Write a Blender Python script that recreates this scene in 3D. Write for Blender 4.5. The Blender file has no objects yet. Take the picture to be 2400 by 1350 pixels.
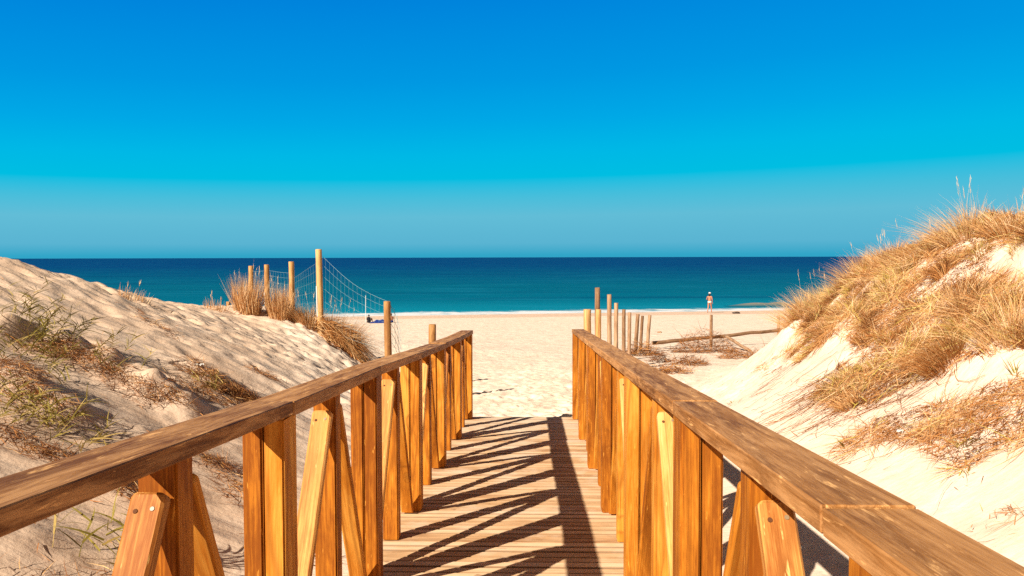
import bpy, bmesh, math, random
import numpy as np
from mathutils import Vector, Matrix, noise as mnoise
random.seed(11)
rng = np.random.default_rng(11)
scene = bpy.context.scene
C = scene.collection
PI = math.pi

# ------------------------------------------------------------------ camera
CAMZ = 1.5
cam_d = bpy.data.cameras.new('camera')
cam_d.sensor_width = 36.0
cam_d.lens = 36.0 * 1850.0 / 2400.0
cam_d.clip_start = 0.05
cam_d.clip_end = 60000
cam = bpy.data.objects.new('camera', cam_d)
C.objects.link(cam)
cam.location = (0, 0, CAMZ)
YAW, PITCH, ROLL = math.radians(1.765), math.radians(-2.23), math.radians(-0.14)
cam_rot = Matrix.Rotation(YAW, 3, 'Z') @ Matrix.Rotation(PI / 2 + PITCH, 3, 'X') @ Matrix.Rotation(ROLL, 3, 'Z')
cam.matrix_world = Matrix.Translation((0, 0, CAMZ)) @ cam_rot.to_4x4()
scene.camera = cam

# ------------------------------------------------------------------ view
scene.view_settings.view_transform = 'Standard'
scene.view_settings.look = 'None'
scene.view_settings.gamma = 1.0
scene.view_settings.use_curve_mapping = False
scene.view_settings.exposure = 1.0
EXPO = 2 ** 1.0
scene.cycles.use_denoising = False
scene.cycles.max_bounces = 8

# ------------------------------------------------------------------ sun
SUN = Vector((-0.96, -1.15, 1.0)).normalized()
sun_d = bpy.data.lights.new('sun', 'SUN')
sun_d.energy = 5.0
sun_d.angle = math.radians(0.5)
sun_d.color = (1.0, 0.91, 0.78)
sun = bpy.data.objects.new('sun', sun_d)
C.objects.link(sun)
sun.rotation_euler = SUN.to_track_quat('Z', 'Y').to_euler()

# ------------------------------------------------------------------ world
def s2l(c):
    return tuple((v / 255 / 12.92) if v / 255 <= 0.04045 else ((v / 255 + 0.055) / 1.055) ** 2.4 for v in c)

world = bpy.data.worlds.new('World')
scene.world = world
world.use_nodes = True
wt = world.node_tree
wt.nodes.clear()
wo = wt.nodes.new('ShaderNodeOutputWorld')
bg = wt.nodes.new('ShaderNodeBackground')
bg.inputs['Strength'].default_value = 0.1
sky = wt.nodes.new('ShaderNodeTexSky')
sky.sky_type = 'NISHITA'
sky.sun_disc = False
sky.sun_elevation = math.asin(SUN.z)
sky.sun_rotation = math.atan2(SUN.x, SUN.y)
sky.air_density = 1.0
sky.dust_density = 0.4
sky.ozone_density = 1.6
tc = wt.nodes.new('ShaderNodeTexCoord')
sx = wt.nodes.new('ShaderNodeSeparateXYZ')
wt.links.new(tc.outputs['Generated'], sx.inputs[0])
# slight tilt of the haze band towards the right
t0_ = wt.nodes.new('ShaderNodeMath'); t0_.operation = 'MULTIPLY_ADD'
wt.links.new(sx.outputs['X'], t0_.inputs[0]); t0_.inputs[1].default_value = -0.20; t0_.inputs[2].default_value = 1.0
tilt = wt.nodes.new('ShaderNodeMath'); tilt.operation = 'MULTIPLY'
wt.links.new(t0_.outputs[0], tilt.inputs[0]); wt.links.new(sx.outputs['Z'], tilt.inputs[1])
ramp = wt.nodes.new('ShaderNodeValToRGB')
SKY = [(-0.02, (40, 160, 195)), (0.003, (50, 166, 200)), (0.018, (90, 180, 210)), (0.052, (98, 189, 215)),
       (0.076, (72, 190, 219)), (0.100, (0, 190, 226)), (0.13, (0, 184, 230)), (0.17, (0, 168, 230)),
       (0.22, (0, 152, 226)), (0.31, (0, 132, 220)), (0.40, (0, 112, 205))]
el = ramp.color_ramp.elements
while len(el) > 1:
    el.remove(el[-1])
for i, (z, c) in enumerate(SKY):
    p = (z + 0.02) / 0.42
    e = el[0] if i == 0 else el.new(p)
    e.position = p
    l = s2l(c)
    e.color = (l[0], l[1], l[2], 1)
mr = wt.nodes.new('ShaderNodeMapRange')
mr.inputs['From Min'].default_value = -0.02
mr.inputs['From Max'].default_value = 0.40
wt.links.new(tilt.outputs[0], mr.inputs['Value'])
wt.links.new(mr.outputs[0], ramp.inputs[0])
sc1 = wt.nodes.new('ShaderNodeVectorMath'); sc1.operation = 'SCALE'
sc1.inputs['Scale'].default_value = 10.0 / EXPO
wt.links.new(ramp.outputs['Color'], sc1.inputs[0])
hs = wt.nodes.new('ShaderNodeHueSaturation')
hs.inputs['Saturation'].default_value = 0.35
hs.inputs['Value'].default_value = 0.125
wt.links.new(sky.outputs[0], hs.inputs['Color'])
up = wt.nodes.new('ShaderNodeMapRange')
up.inputs['From Min'].default_value = 0.33
up.inputs['From Max'].default_value = 0.44
wt.links.new(sx.outputs['Z'], up.inputs['Value'])
mx = wt.nodes.new('ShaderNodeMix'); mx.data_type = 'RGBA'
# towards the sun, behind the viewer, the clear blue gives way to the plain sky
bk = wt.nodes.new('ShaderNodeMapRange')
bk.inputs['From Min'].default_value = 0.25
bk.inputs['From Max'].default_value = -0.25
wt.links.new(sx.outputs['Y'], bk.inputs['Value'])
mxf = wt.nodes.new('ShaderNodeMath'); mxf.operation = 'MAXIMUM'
wt.links.new(up.outputs[0], mxf.inputs[0]); wt.links.new(bk.outputs[0], mxf.inputs[1])
wt.links.new(mxf.outputs[0], mx.inputs['Factor'])
wt.links.new(sc1.outputs[0], mx.inputs['A'])
wt.links.new(hs.outputs['Color'], mx.inputs['B'])
wt.links.new(mx.outputs['Result'], bg.inputs['Color'])
wt.links.new(bg.outputs[0], wo.inputs[0])

# ------------------------------------------------------------------ helpers
def tag(o, label=None, cat=None, group=None, kind=None):
    if label: o['label'] = label
    if cat: o['category'] = cat
    if group: o['group'] = group
    if kind: o['kind'] = kind
    return o

def empty(name, loc, label, cat, group=None):
    o = bpy.data.objects.new(name, None)
    o.empty_display_size = 0.2
    C.objects.link(o)
    o.location = loc
    return tag(o, label, cat, group)

def link_mesh(name, me, mat, parent=None, smooth=False, loc=None, rot=None):
    if mat is not None and len(me.materials) == 0:
        me.materials.append(mat)
    if smooth:
        me.polygons.foreach_set('use_smooth', np.ones(len(me.polygons), dtype=bool))
    o = bpy.data.objects.new(name, me)
    C.objects.link(o)
    if parent is not None:
        o.parent = parent
    if loc is not None: o.location = loc
    if rot is not None: o.rotation_euler = rot
    return o

def bm_mesh(name, bm):
    me = bpy.data.meshes.new(name)
    bm.to_mesh(me); bm.free()
    return me

def np_mesh(name, verts, quads, attr=None):
    me = bpy.data.meshes.new(name)
    nv, nq = len(verts), len(quads)
    me.vertices.add(nv)
    me.vertices.foreach_set('co', np.ascontiguousarray(verts, dtype=np.float32).ravel())
    me.loops.add(nq * 4)
    me.loops.foreach_set('vertex_index', np.ascontiguousarray(quads, dtype=np.int32).ravel())
    me.polygons.add(nq)
    me.polygons.foreach_set('loop_start', np.arange(0, nq * 4, 4, dtype=np.int32))
    me.polygons.foreach_set('loop_total', np.full(nq, 4, dtype=np.int32))
    if attr is not None:
        a = me.attributes.new('tint', 'FLOAT', 'POINT')
        a.data.foreach_set('value', np.ascontiguousarray(attr, dtype=np.float32))
    me.update(calc_edges=True)
    me.validate()
    return me

def px_ray(px, py):
    """direction in the world through a point of the 2400 x 1350 photograph"""
    v = Vector(((px - 1200) / 1850.0, -(py - 675) / 1850.0, -1.0))
    return (cam_rot @ v)

def at_depth(px, py, d):
    r = px_ray(px, py)
    r = r * (d / r.y)
    return Vector((r.x, r.y, CAMZ + r.z))

# ---- material helper
class NT:
    def __init__(s, name):
        s.m = bpy.data.materials.new(name); s.m.use_nodes = True
        s.t = s.m.node_tree; s.t.nodes.clear()
        s.out = s.t.nodes.new('ShaderNodeOutputMaterial')
        s.b = s.t.nodes.new('ShaderNodeBsdfPrincipled')
        s.t.links.new(s.b.outputs[0], s.out.inputs[0])
    def n(s, kind, **kw):
        nd = s.t.nodes.new(kind)
        for k, v in kw.items(): setattr(nd, k, v)
        return nd
    def l(s, a, b): s.t.links.new(a, b)
    def math(s, op, a, b=None, c=None, clamp=False):
        nd = s.n('ShaderNodeMath', operation=op, use_clamp=clamp)
        for i, v in enumerate((a, b, c)):
            if v is None: continue
            if isinstance(v, (int, float)): nd.inputs[i].default_value = v
            else: s.l(v, nd.inputs[i])
        return nd.outputs[0]
    def noise(s, vec, scale, detail=4, rough=0.55, dist=0.0):
        nd = s.n('ShaderNodeTexNoise')
        nd.inputs['Scale'].default_value = scale
        nd.inputs['Detail'].default_value = detail
        nd.inputs['Roughness'].default_value = rough
        nd.inputs['Distortion'].default_value = dist
        if vec is not None: s.l(vec, nd.inputs['Vector'])
        return nd.outputs['Fac']
    def mapping(s, vec, scale=(1, 1, 1), loc=(0, 0, 0), rot=(0, 0, 0)):
        nd = s.n('ShaderNodeMapping')
        nd.inputs['Scale'].default_value = scale
        nd.inputs['Location'].default_value = loc
        nd.inputs['Rotation'].default_value = rot
        s.l(vec, nd.inputs['Vector'])
        return nd.outputs[0]
    def ramp(s, fac, stops, interp='LINEAR'):
        nd = s.n('ShaderNodeValToRGB')
        e = nd.color_ramp.elements
        nd.color_ramp.interpolation = interp
        while len(e) > 1: e.remove(e[-1])
        for i, (p, c) in enumerate(stops):
            x = e[0] if i == 0 else e.new(p)
            x.position = p
            x.color = (c[0], c[1], c[2], 1) if not isinstance(c, (int, float)) else (c, c, c, 1)
        s.l(fac, nd.inputs[0])
        return nd.outputs['Color']
    def mix(s, fac, a, b, blend='MIX'):
        nd = s.n('ShaderNodeMix', data_type='RGBA', blend_type=blend)
        for key, v in (('Factor', fac), ('A', a), ('B', b)):
            if isinstance(v, (int, float)): nd.inputs[key].default_value = v
            elif isinstance(v, tuple): nd.inputs[key].default_value = (v[0], v[1], v[2], 1)
            else: s.l(v, nd.inputs[key])
        return nd.outputs['Result']
    def bump(s, h, strength, dist):
        nd = s.n('ShaderNodeBump')
        nd.inputs['Strength'].default_value = strength
        nd.inputs['Distance'].default_value = dist
        s.l(h, nd.inputs['Height'])
        s.l(nd.outputs[0], s.b.inputs['Normal'])
    def base(s, c):
        if isinstance(c, tuple): s.b.inputs['Base Color'].default_value = (c[0], c[1], c[2], 1)
        else: s.l(c, s.b.inputs['Base Color'])
    def rough(s, v):
        if isinstance(v, (int, float)): s.b.inputs['Roughness'].default_value = v
        else: s.l(v, s.b.inputs['Roughness'])
    def spec(s, v): s.b.inputs['Specular IOR Level'].default_value = v

def plain(name, c, rough=0.7, spec=0.3):
    n = NT(name); n.base(c); n.rough(rough); n.spec(spec)
    return n.m

def wood(name, light, mid, dark, ring=14.0, knots=0.9, rough=0.6, spec=0.16, grey=None, bump=0.35):
    """sawn board, grain along local Z"""
    n = NT(name)
    t = n.n('ShaderNodeTexCoord').outputs['Object']
    oi = n.n('ShaderNodeObjectInfo').outputs['Random']
    cmb = n.n('ShaderNodeCombineXYZ')
    n.l(n.math('MULTIPLY', oi, 7.3), cmb.inputs[0])
    n.l(n.math('MULTIPLY', oi, 3.9), cmb.inputs[1])
    n.l(n.math('MULTIPLY', oi, 23.0), cmb.inputs[2])
    add = n.n('ShaderNodeVectorMath', operation='ADD')
    n.l(t, add.inputs[0]); n.l(cmb.outputs[0], add.inputs[1])
    v = add.outputs[0]
    # knots: sparse cells, stretched along the grain
    vk = n.mapping(v, (4.0, 4.0, 2.3))
    vo = n.n('ShaderNodeTexVoronoi', feature='F1')
    vo.inputs['Scale'].default_value = 1.0
    vo.inputs['Randomness'].default_value = 0.9
    n.l(vk, vo.inputs['Vector'])
    kd = vo.outputs['Distance']
    kc = n.n('ShaderNodeSeparateColor'); n.l(vo.outputs['Color'], kc.inputs[0])
    has = n.math('GREATER_THAN', kc.outputs[0], 0.30)
    near = n.math('SUBTRACT', 1.0, n.math('DIVIDE', kd, 0.29), clamp=True)
    near = n.math('MULTIPLY', n.math('POWER', near, 1.8), has)
    # growth rings bent round the knots
    vs = n.mapping(v, (1.0, 1.0, 0.07))
    warp = n.noise(n.mapping(v, (3, 3, 0.9)), 1.0, 2, 0.5)
    ringc = n.math('ADD', n.math('MULTIPLY', n.noise(vs, 3.2, 1, 0.4), 5.0), n.math('MULTIPLY', warp, 0.8))
    ringc = n.math('ADD', ringc, n.math('MULTIPLY', near, 1.2 * knots))
    rg = n.math('SINE', n.math('MULTIPLY', ringc, ring * 1.4))
    rg = n.math('MULTIPLY_ADD', rg, 0.5, 0.5)
    fib = n.noise(n.mapping(v, (1, 1, 0.035)), 150, 5, 0.7)
    blot = n.noise(n.mapping(v, (1, 1, 0.30)), 7, 5, 0.65, 0.4)
    f = n.math('ADD', n.math('MULTIPLY', fib, 0.50), n.math('MULTIPLY', blot, 0.62))
    f = n.math('ADD', f, n.math('MULTIPLY_ADD', oi, 0.20, -0.16))
    col = n.ramp(f, [(0.36, dark), (0.52, mid), (0.68, light)])
    line = n.math('MULTIPLY', n.math('POWER', rg, 5.0), n.math('MULTIPLY_ADD', fib, 0.9, 0.15))
    col = n.mix(n.math('MULTIPLY', line, 0.75, clamp=True), col, tuple(x * .75 for x in dark))
    stv = n.noise(n.mapping(v, (1, 1, 0.02)), 60, 4, 0.65)
    col = n.mix(n.ramp(stv, [(0.57, 0.0), (0.64, 0.5)]), col, dark)
    chip = n.noise(n.mapping(v, (1, 1, 0.16)), 75, 3, 0.6, 0.3)
    col = n.mix(n.ramp(chip, [(0.66, 0.0), (0.72, 0.6)]), col, tuple(min(.85, x * 1.35) for x in light))
    if knots > 0:
        core = n.math('SUBTRACT', 1.0, n.math('DIVIDE', kd, 0.135), clamp=True)
        core = n.math('MULTIPLY', n.math('MULTIPLY', n.math('POWER', core, 0.6), has), 0.85 * knots, clamp=True)
        col = n.mix(core, col, tuple(x * 0.35 for x in dark))
    if grey is not None:
        g = n.noise(n.mapping(v, (1, 1, 0.10)), 24, 6, 0.7, 0.8)
        gf = n.ramp(g, [(0.44, 0.0), (0.62, 0.7)])
        col = n.mix(gf, col, grey)
        sp = n.noise(n.mapping(v, (1, 1, 0.12)), 55, 4, 0.65, 0.5)
        sf = n.ramp(sp, [(0.60, 0.0), (0.70, 0.6)])
        col = n.mix(sf, col, tuple(min(1, x * 2.1) for x in grey))
    n.base(col)
    n.rough(rough); n.spec(spec)
    h = n.math('ADD', n.math('MULTIPLY', fib, 0.8), n.math('MULTIPLY', rg, 0.16))
    n.bump(h, bump, 0.004)
    return n.m

M = {}
M['post'] = wood('pine', (0.64, 0.285, 0.045), (0.46, 0.155, 0.012), (0.21, 0.055, 0.004))
M['brace'] = wood('pine_pale', (0.74, 0.42, 0.150), (0.58, 0.265, 0.065), (0.27, 0.085, 0.014))
M['rail'] = wood('rail_wood', (0.52, 0.255, 0.092), (0.31, 0.130, 0.034), (0.14, 0.048, 0.010), ring=10,
                 knots=0.5, rough=0.65, spec=0.18, grey=(0.52, 0.262, 0.10), bump=0.45)
M['deck'] = wood('deck_wood', (0.66, 0.47, 0.30), (0.52, 0.33, 0.185), (0.28, 0.15, 0.07), ring=8, knots=0.35, rough=0.75, spec=0.2, bump=0.5)
M['pole'] = wood('pole_wood', (0.60, 0.36, 0.15), (0.46, 0.235, 0.080), (0.24, 0.10, 0.03), ring=8, knots=0.9, rough=0.7, spec=0.2)
M['oldpole'] = wood('old_pole_wood', (0.42, 0.27, 0.16), (0.29, 0.165, 0.09), (0.13, 0.065, 0.03), ring=8, knots=0.7, rough=0.8, spec=0.15)
M['screw'] = plain('screw_steel', (0.22, 0.15, 0.08), 0.45, 0.5)
M['rust'] = plain('screw_rust', (0.10, 0.035, 0.012), 0.8, 0.2)

# ------------------------------------------------------------------ terrain
def deckz(y): return -0.0584 * y
SEA = -3.35
END_Y = 10.30

def sstep(a, b, x):
    t = np.clip((x - a) / (b - a), 0, 1)
    return t * t * (3 - 2 * t)

def base_z(x, y):
    z = -0.0584 * np.minimum(y, END_Y) - 0.0436 * np.maximum(y - END_Y, 0) - 0.25 * sstep(9.0, 10.9, y)
    far = sstep(15, 60, y)
    z = z + far * 0.048 * 0.18 * np.clip(x, -120, 120)
    z = z - 0.10 * (1 - sstep(9.5, 11.5, y))
    return z

ctl = []
def L(*pts): ctl.extend(pts)
# left dune crest and back
L((-6.9, 4.6, 1.55), (-6.9, 7.5, 1.52), (-6.8, 10, 1.44), (-6.8, 11, 1.27), (-6.86, 12, 1.05), (-6.83, 13, .87), (-6.95, 15, .62),
  (-7.1, 17, .36), (-6.6, 18.8, .18), (-5.57, 18, .18), (-4.7, 16.5, .09), (-4.1, 16, -.28), (-3.83, 16.5, -.70))
L((-7, 2, 1.6), (-7, -2, 1.7), (-10, 0, 1.9), (-10, 6, 1.7), (-10, 10, 1.2), (-9.5, 13, .6), (-9.5, 18, .0), (-13, 10, 1.2), (-13, 20, .0),
  (-7.8, 21.5, -.4), (-5.2, 21.5, -.5), (-5.6, 25, -1.15), (-10, 28, -1.2), (-14, 2, 1.6), (-14, 14, .7))
for y in (-2, 1, 3, 5, 7, 9):      # lower slope
    L((-1.3, y, deckz(y) - .10), (-2.0, y, deckz(y) + .06), (-3.4, y, 0.50 - .030 * y), (-5.2, y, 1.12 - .022 * y))
L((-1.6, 10.5, -.72), (-2.9, 11, -.10), (-4.2, 11.5, .30), (-5.6, 11.5, .80), (-2.3, 12.3, -.85), (-3.4, 14.6, -.50), (-4.4, 14, -.02), (-5.6, 15, .28),
  (-2.9, 14.6, -.98), (-3.5, 17, -1.10), (-4.4, 19.6, -1.2), (-4.7, 22, -1.32))
# right dune
L((4.4, 4, 1.62), (4.4, 0, 1.65), (4.45, 7, 1.50), (4.35, 9, 1.34), (4.5, 11, 1.20), (4.75, 13, .86), (4.85, 14.6, .28), (4.9, 17, -.62),
  (6.5, 9, 2.0), (6.5, 4, 2.1), (6.5, 0, 2.1), (7, 12.5, 1.45), (7, 16, .4), (7, 19, -.6), (10, 6, 2.5), (10, 13, 1.5), (10, 19, -.3), (14, 8, 2.3), (14, 18, .2),
  (4.07, 17, -1.02), (3.3, 15.2, -.95), (2.7, 12.6, -.80), (5.6, 20.5, -1.25), (8, 23, -1.2), (12, 24, -1.2))
for y in (-2, 1, 3, 5, 7, 9):
    L((0.95, y, deckz(y) - .08), (1.9, y, deckz(y) + .05), (3.1, y, deckz(y) * .6 + .55))
L((2.0, 10.8, -.70), (3.3, 11, .0), (3.6, 13, -.25))
# flat anchors
for y in (-6, -3, 0, 3, 6, 9, 10.6):
    L((0, y, float(base_z(np.array(0.), np.array(float(y))))))
for (x, y) in [(-1, 12), (1, 12), (0, 14), (-2, 17), (2, 17), (0, 20), (-3, 23), (3, 23), (0, 27), (-8, 32), (-3, 32), (3, 32), (8, 32), (14, 32), (-14, 34),
               (0, 40), (-14, 44), (14, 44)]:
    L((x, y, float(base_z(np.array(float(x)), np.array(float(y))))))
L((-6, -8, 1.8), (6, -8, 1.9), (-16, -6, 2), (16, -6, 2.5), (0, -9, .45))
P = np.array(ctl)
off = P[:, 2] - base_z(P[:, 0], P[:, 1])

def tps_k(d2):
    return 0.5 * d2 * np.log(d2 + 1e-9)
n_ = len(P)
K = tps_k((P[:, None, 0] - P[None, :, 0]) ** 2 + (P[:, None, 1] - P[None, :, 1]) ** 2)
K[np.arange(n_), np.arange(n_)] = 0.03
A = np.zeros((n_ + 3, n_ + 3)); A[:n_, :n_] = K; A[:n_, n_] = 1; A[:n_, n_ + 1:] = P[:, :2]; A[n_:, :n_] = A[:n_, n_:].T
Wt = np.linalg.solve(A, np.concatenate([off, np.zeros(3)]))

_perm = rng.permutation(512)
def vnoise(x, y, seed=0):
    xi = np.floor(x).astype(int); yi = np.floor(y).astype(int)
    xf = x - xi; yf = y - yi
    xf = xf * xf * (3 - 2 * xf); yf = yf * yf * (3 - 2 * yf)
    def h(i, j): return _perm[(_perm[(i + seed * 17) & 511] + j) & 511] / 511.0
    a = h(xi, yi); b = h(xi + 1, yi); c = h(xi, yi + 1); d = h(xi + 1, yi + 1)
    return (a * (1 - xf) + b * xf) * (1 - yf) + (c * (1 - xf) + d * xf) * yf
def fbm(x, y, o=4, seed=0):
    s = 0; a = 0.5; t = 0
    for k in range(o):
        s = s + a * vnoise(x, y, seed + k); t += a
        x = x * 2.03 + 5.1; y = y * 2.03 + 1.7; a *= 0.5
    return s / t - 0.5

def geo(a, b, n):
    return a + (b - a) * (np.linspace(0, 1, n + 1)[1:]) ** 2.2
DX = 0.045
xd = np.arange(-7.6, 6.6, DX)
XS = np.concatenate([geo(xd[0], -900, 60)[::-1], xd, geo(xd[-1], 900, 60)])
yd = np.arange(0.6, 22.0, DX)
YS = np.concatenate([np.linspace(-40, -3, 12), np.linspace(-2.8, 0.5, 24), yd, np.linspace(22.1, 40, 120), np.linspace(40.3, 110, 150)])
GX, GY = np.meshgrid(XS, YS)
sh = GX.shape
gx, gy = GX.ravel(), GY.ravel()
dn = np.zeros(len(gx))
cx_ = np.clip(gx, -15, 15); cy_ = np.clip(gy, -9, 45)
for i in range(n_):
    dn += Wt[i] * tps_k((cx_ - P[i, 0]) ** 2 + (cy_ - P[i, 1]) ** 2)
dn += Wt[n_] + Wt[n_ + 1] * cx_ + Wt[n_ + 2] * cy_
dn = np.where(dn > 0.02, dn, 0.02 * np.exp(np.minimum((dn - 0.02) / 0.05, 0)) - 0.0)
dn *= 1 - sstep(24, 38, gy)
bz = base_z(gx, gy)
GZ = bz + dn
dune = sstep(0.05, 0.5, dn)
path = np.clip(1 - (np.abs(gx + 0.18) - 1.0) / 0.6, 0, 1) * (gy < 10.35)     # keep sand under the deck
amp = 1 - path
GZ += amp * (0.10 * fbm(gx * 0.7, gy * 0.7, 3, 3) * dune + 0.035 * fbm(gx * 2.2, gy * 2.2, 4, 8)) * (gy < 60)
near = (1 - sstep(24, 45, gy))
# hummocks held by the grass roots on the right dune
hum = np.clip((gx - 2.7) / 0.9, 0, 1) * sstep(0.7, 1.3, dn) * (gy < 20)
GZ += hum * (0.34 * fbm(gx * 1.5, gy * 1.5, 2, 41) + 0.16 * fbm(gx * 4.2, gy * 4.2, 2, 44))
# wind and footprint relief
lf = np.clip((-1.2 - gx) / 0.8, 0, 1)
GZ += near * amp * lf * 0.055 * fbm(gx * 1.5 + gy * .4, gy * 5.5, 3, 21)
GZ += near * amp * 0.006 * fbm(gx * 9, gy * 9, 2, 31)
GZ = GZ.reshape(sh)

def dent(x, y, r, depth, ang, asp):
    ix = int((x - xd[0]) / DX) + 60; iy = int((y - yd[0]) / DX) + 36
    k = int(r * 2.6 / DX) + 1
    x0, x1 = max(60, ix - k), min(60 + len(xd), ix + k); y0, y1 = max(36, iy - k), min(36 + len(yd), iy + k)
    if x1 <= x0 or y1 <= y0: return
    X = GX[y0:y1, x0:x1] - x; Y = GY[y0:y1, x0:x1] - y
    ca, sa = math.cos(ang), math.sin(ang)
    u = (X * ca + Y * sa) / r; v = (-X * sa + Y * ca) / (r * asp)
    d2 = u * u + v * v
    GZ[y0:y1, x0:x1] += -depth * np.exp(-d2 * 1.6) + 0.45 * depth * np.exp(-(np.sqrt(d2) - 1.35) ** 2 * 5)
for i in range(2600):       # trodden left dune
    x = random.uniform(-6.9, -1.6); y = random.uniform(7.0, 20)
    if random.random() > (0.25 + 0.75 * min(1, max(0, (y - 8) / 3))): continue
    dent(x, y, random.uniform(.10, .24), random.uniform(.010, .032), random.gauss(-.12, .25), random.uniform(.28, .5))
for i in range(120):
    dent(random.uniform(-5, -1.5), random.uniform(1, 8), random.uniform(.07, .13), random.uniform(.006, .02), random.uniform(0, 3), .7)
for i in range(2600):       # trodden beach
    x = random.gauss(0.1, 2.4); y = 10.7 + 11.5 * random.random() ** 1.1
    fd = 1 - max(0.0, min(1.0, (y - 13) / 8.5))
    dent(x, y, random.uniform(.07, .15), random.uniform(.014, .036) * (.12 + .88 * fd), random.uniform(0, 3.1), random.uniform(.5, .8))
for i in range(350):        # right
    dent(random.uniform(1.3, 3.5), random.uniform(2, 15), random.uniform(.06, .12), random.uniform(.004, .014), random.uniform(0, 3), .7)

nx, ny = len(XS), len(YS)
def gz(x, y):
    i = int(np.clip(np.searchsorted(XS, x) - 1, 0, nx - 2)); j = int(np.clip(np.searchsorted(YS, y) - 1, 0, ny - 2))
    u = (x - XS[i]) / (XS[i + 1] - XS[i]); v = (y - YS[j]) / (YS[j + 1] - YS[j])
    return float((GZ[j, i] * (1 - u) + GZ[j, i + 1] * u) * (1 - v) + (GZ[j + 1, i] * (1 - u) + GZ[j + 1, i + 1] * u) * v)
def gzv(x, y):
    i = np.clip(np.searchsorted(XS, x) - 1, 0, nx - 2); j = np.clip(np.searchsorted(YS, y) - 1, 0, ny - 2)
    u = (x - XS[i]) / (XS[i + 1] - XS[i]); v = (y - YS[j]) / (YS[j + 1] - YS[j])
    return (GZ[j, i] * (1 - u) + GZ[j, i + 1] * u) * (1 - v) + (GZ[j + 1, i] * (1 - u) + GZ[j + 1, i + 1] * u) * v
def hit(px, py, y0=1.0, y1=90.0):
    """where the line of sight through a photo point meets the sand"""
    r = px_ray(px, py); r = r / r.y
    y = y0; st = 0.04
    while y < y1:
        if CAMZ + r.z * y < gz(r.x * y, y):
            return Vector((r.x * y, y, gz(r.x * y, y)))
        y += st * (1 + y * 0.04)
    return None

# small scarps held up by roots on the left dune
LEDGE = [([(0, 800), (90, 800), (180, 825), (280, 870), (390, 925), (470, 985)], .26), ([(0, 880), (70, 905), (150, 960), (230, 1000)], .19),
         ([(440, 870), (520, 905), (610, 955)], .16), ([(0, 1270), (90, 1300), (220, 1340)], .10), ([(240, 1120), (350, 1170)], .07)]
for pts, amp_ in LEDGE:
    w_ = [hit(*p) for p in pts]; w_ = [q for q in w_ if q is not None]
    for A_, B_ in zip(w_[:-1], w_[1:]):
        m = int(max(2, (B_ - A_).length / .12))
        for k in range(m):
            q = A_.lerp(B_, k / m)
            jx, jy = random.gauss(0, .04), random.gauss(0, .04)
            i0 = int((q.x - xd[0]) / DX) + 60; j0 = int((q.y - yd[0]) / DX) + 36; kk = 22
            X = GX[j0 - kk:j0 + kk, i0 - kk:i0 + kk] - q.x - jx; Y = GY[j0 - kk:j0 + kk, i0 - kk:i0 + kk] - q.y - jy
            g_ = np.exp(-(X * X + Y * Y) / (2 * .15 ** 2))
            g_ = g_ * np.where(X > 0.02, np.exp(-np.maximum(X - .02, 0) / .05), 1)
            GZ[j0 - kk:j0 + kk, i0 - kk:i0 + kk] += amp_ * .32 * g_ * random.uniform(.6, 1.2)
idx = np.arange(nx * ny).reshape(ny, nx)
quads = np.stack([idx[:-1, :-1], idx[:-1, 1:], idx[1:, 1:], idx[1:, :-1]], -1).reshape(-1, 4)
me = np_mesh('sand', np.stack([GX.ravel(), GY.ravel(), GZ.ravel()], 1), quads)

n = NT('beach_sand')
pos = n.n('ShaderNodeNewGeometry').outputs['Position']
sp = n.n('ShaderNodeSeparateXYZ'); n.l(pos, sp.inputs[0])
a = n.noise(pos, 1.3, 4, 0.6); b = n.noise(pos, 22, 5, 0.65); g = n.noise(pos, 380, 3, 0.6)
f = n.math('ADD', n.math('MULTIPLY', a, 0.5), n.math('MULTIPLY', b, 0.35)); f = n.math('ADD', f, n.math('MULTIPLY', g, 0.25))
col = n.ramp(f, [(0.35, (0.58, 0.42, 0.30)), (0.55, (0.69, 0.535, 0.405)), (0.75, (0.76, 0.61, 0.48))])
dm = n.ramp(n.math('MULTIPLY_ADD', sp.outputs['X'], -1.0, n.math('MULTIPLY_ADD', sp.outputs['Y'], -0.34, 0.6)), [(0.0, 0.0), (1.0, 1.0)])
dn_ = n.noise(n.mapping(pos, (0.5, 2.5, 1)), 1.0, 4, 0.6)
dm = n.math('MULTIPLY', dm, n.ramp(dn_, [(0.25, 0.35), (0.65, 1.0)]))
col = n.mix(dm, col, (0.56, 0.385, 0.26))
# small dark grains, bits of shell and straw
gr = n.noise(pos, 60, 3, 0.7)
col = n.mix(n.ramp(gr, [(0.66, 0.0), (0.72, 0.55)]), col, (0.36, 0.20, 0.09))
shore = n.math('SUBTRACT', sp.outputs['Y'], n.math('MULTIPLY', sp.outputs['X'], 0.18))
shore = n.math('ADD', shore, n.math('MULTIPLY', n.noise(n.mapping(pos, (0.12, 0.12, 0.12)), 1.0, 3, 0.6), 3.0))
wet = n.ramp(n.math('MULTIPLY_ADD', shore, 1 / 10.0, -5.98), [(0.0, 0.0), (0.12, 1.0)])
col = n.mix(wet, col, (0.58, 0.40, 0.28))
n.base(col); n.rough(0.9); n.spec(0.15)
h = n.math('ADD', n.math('MULTIPLY', b, 0.7), n.math('MULTIPLY', g, 0.10))
far_b = n.noise(n.mapping(pos, (1, 1, 1)), 4.5, 3, 0.6)
h = n.math('ADD', h, n.math('MULTIPLY', far_b, 1.3))
strk = n.noise(n.mapping(pos, (1.1, 10.0, 1.1), rot=(0, 0, 0.25)), 1.0, 4, 0.6)
h = n.math('ADD', h, n.math('MULTIPLY', strk, 1.1))
fy = n.n('ShaderNodeMapRange'); fy.inputs['From Min'].default_value = 13.0; fy.inputs['From Max'].default_value = 22.0
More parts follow.
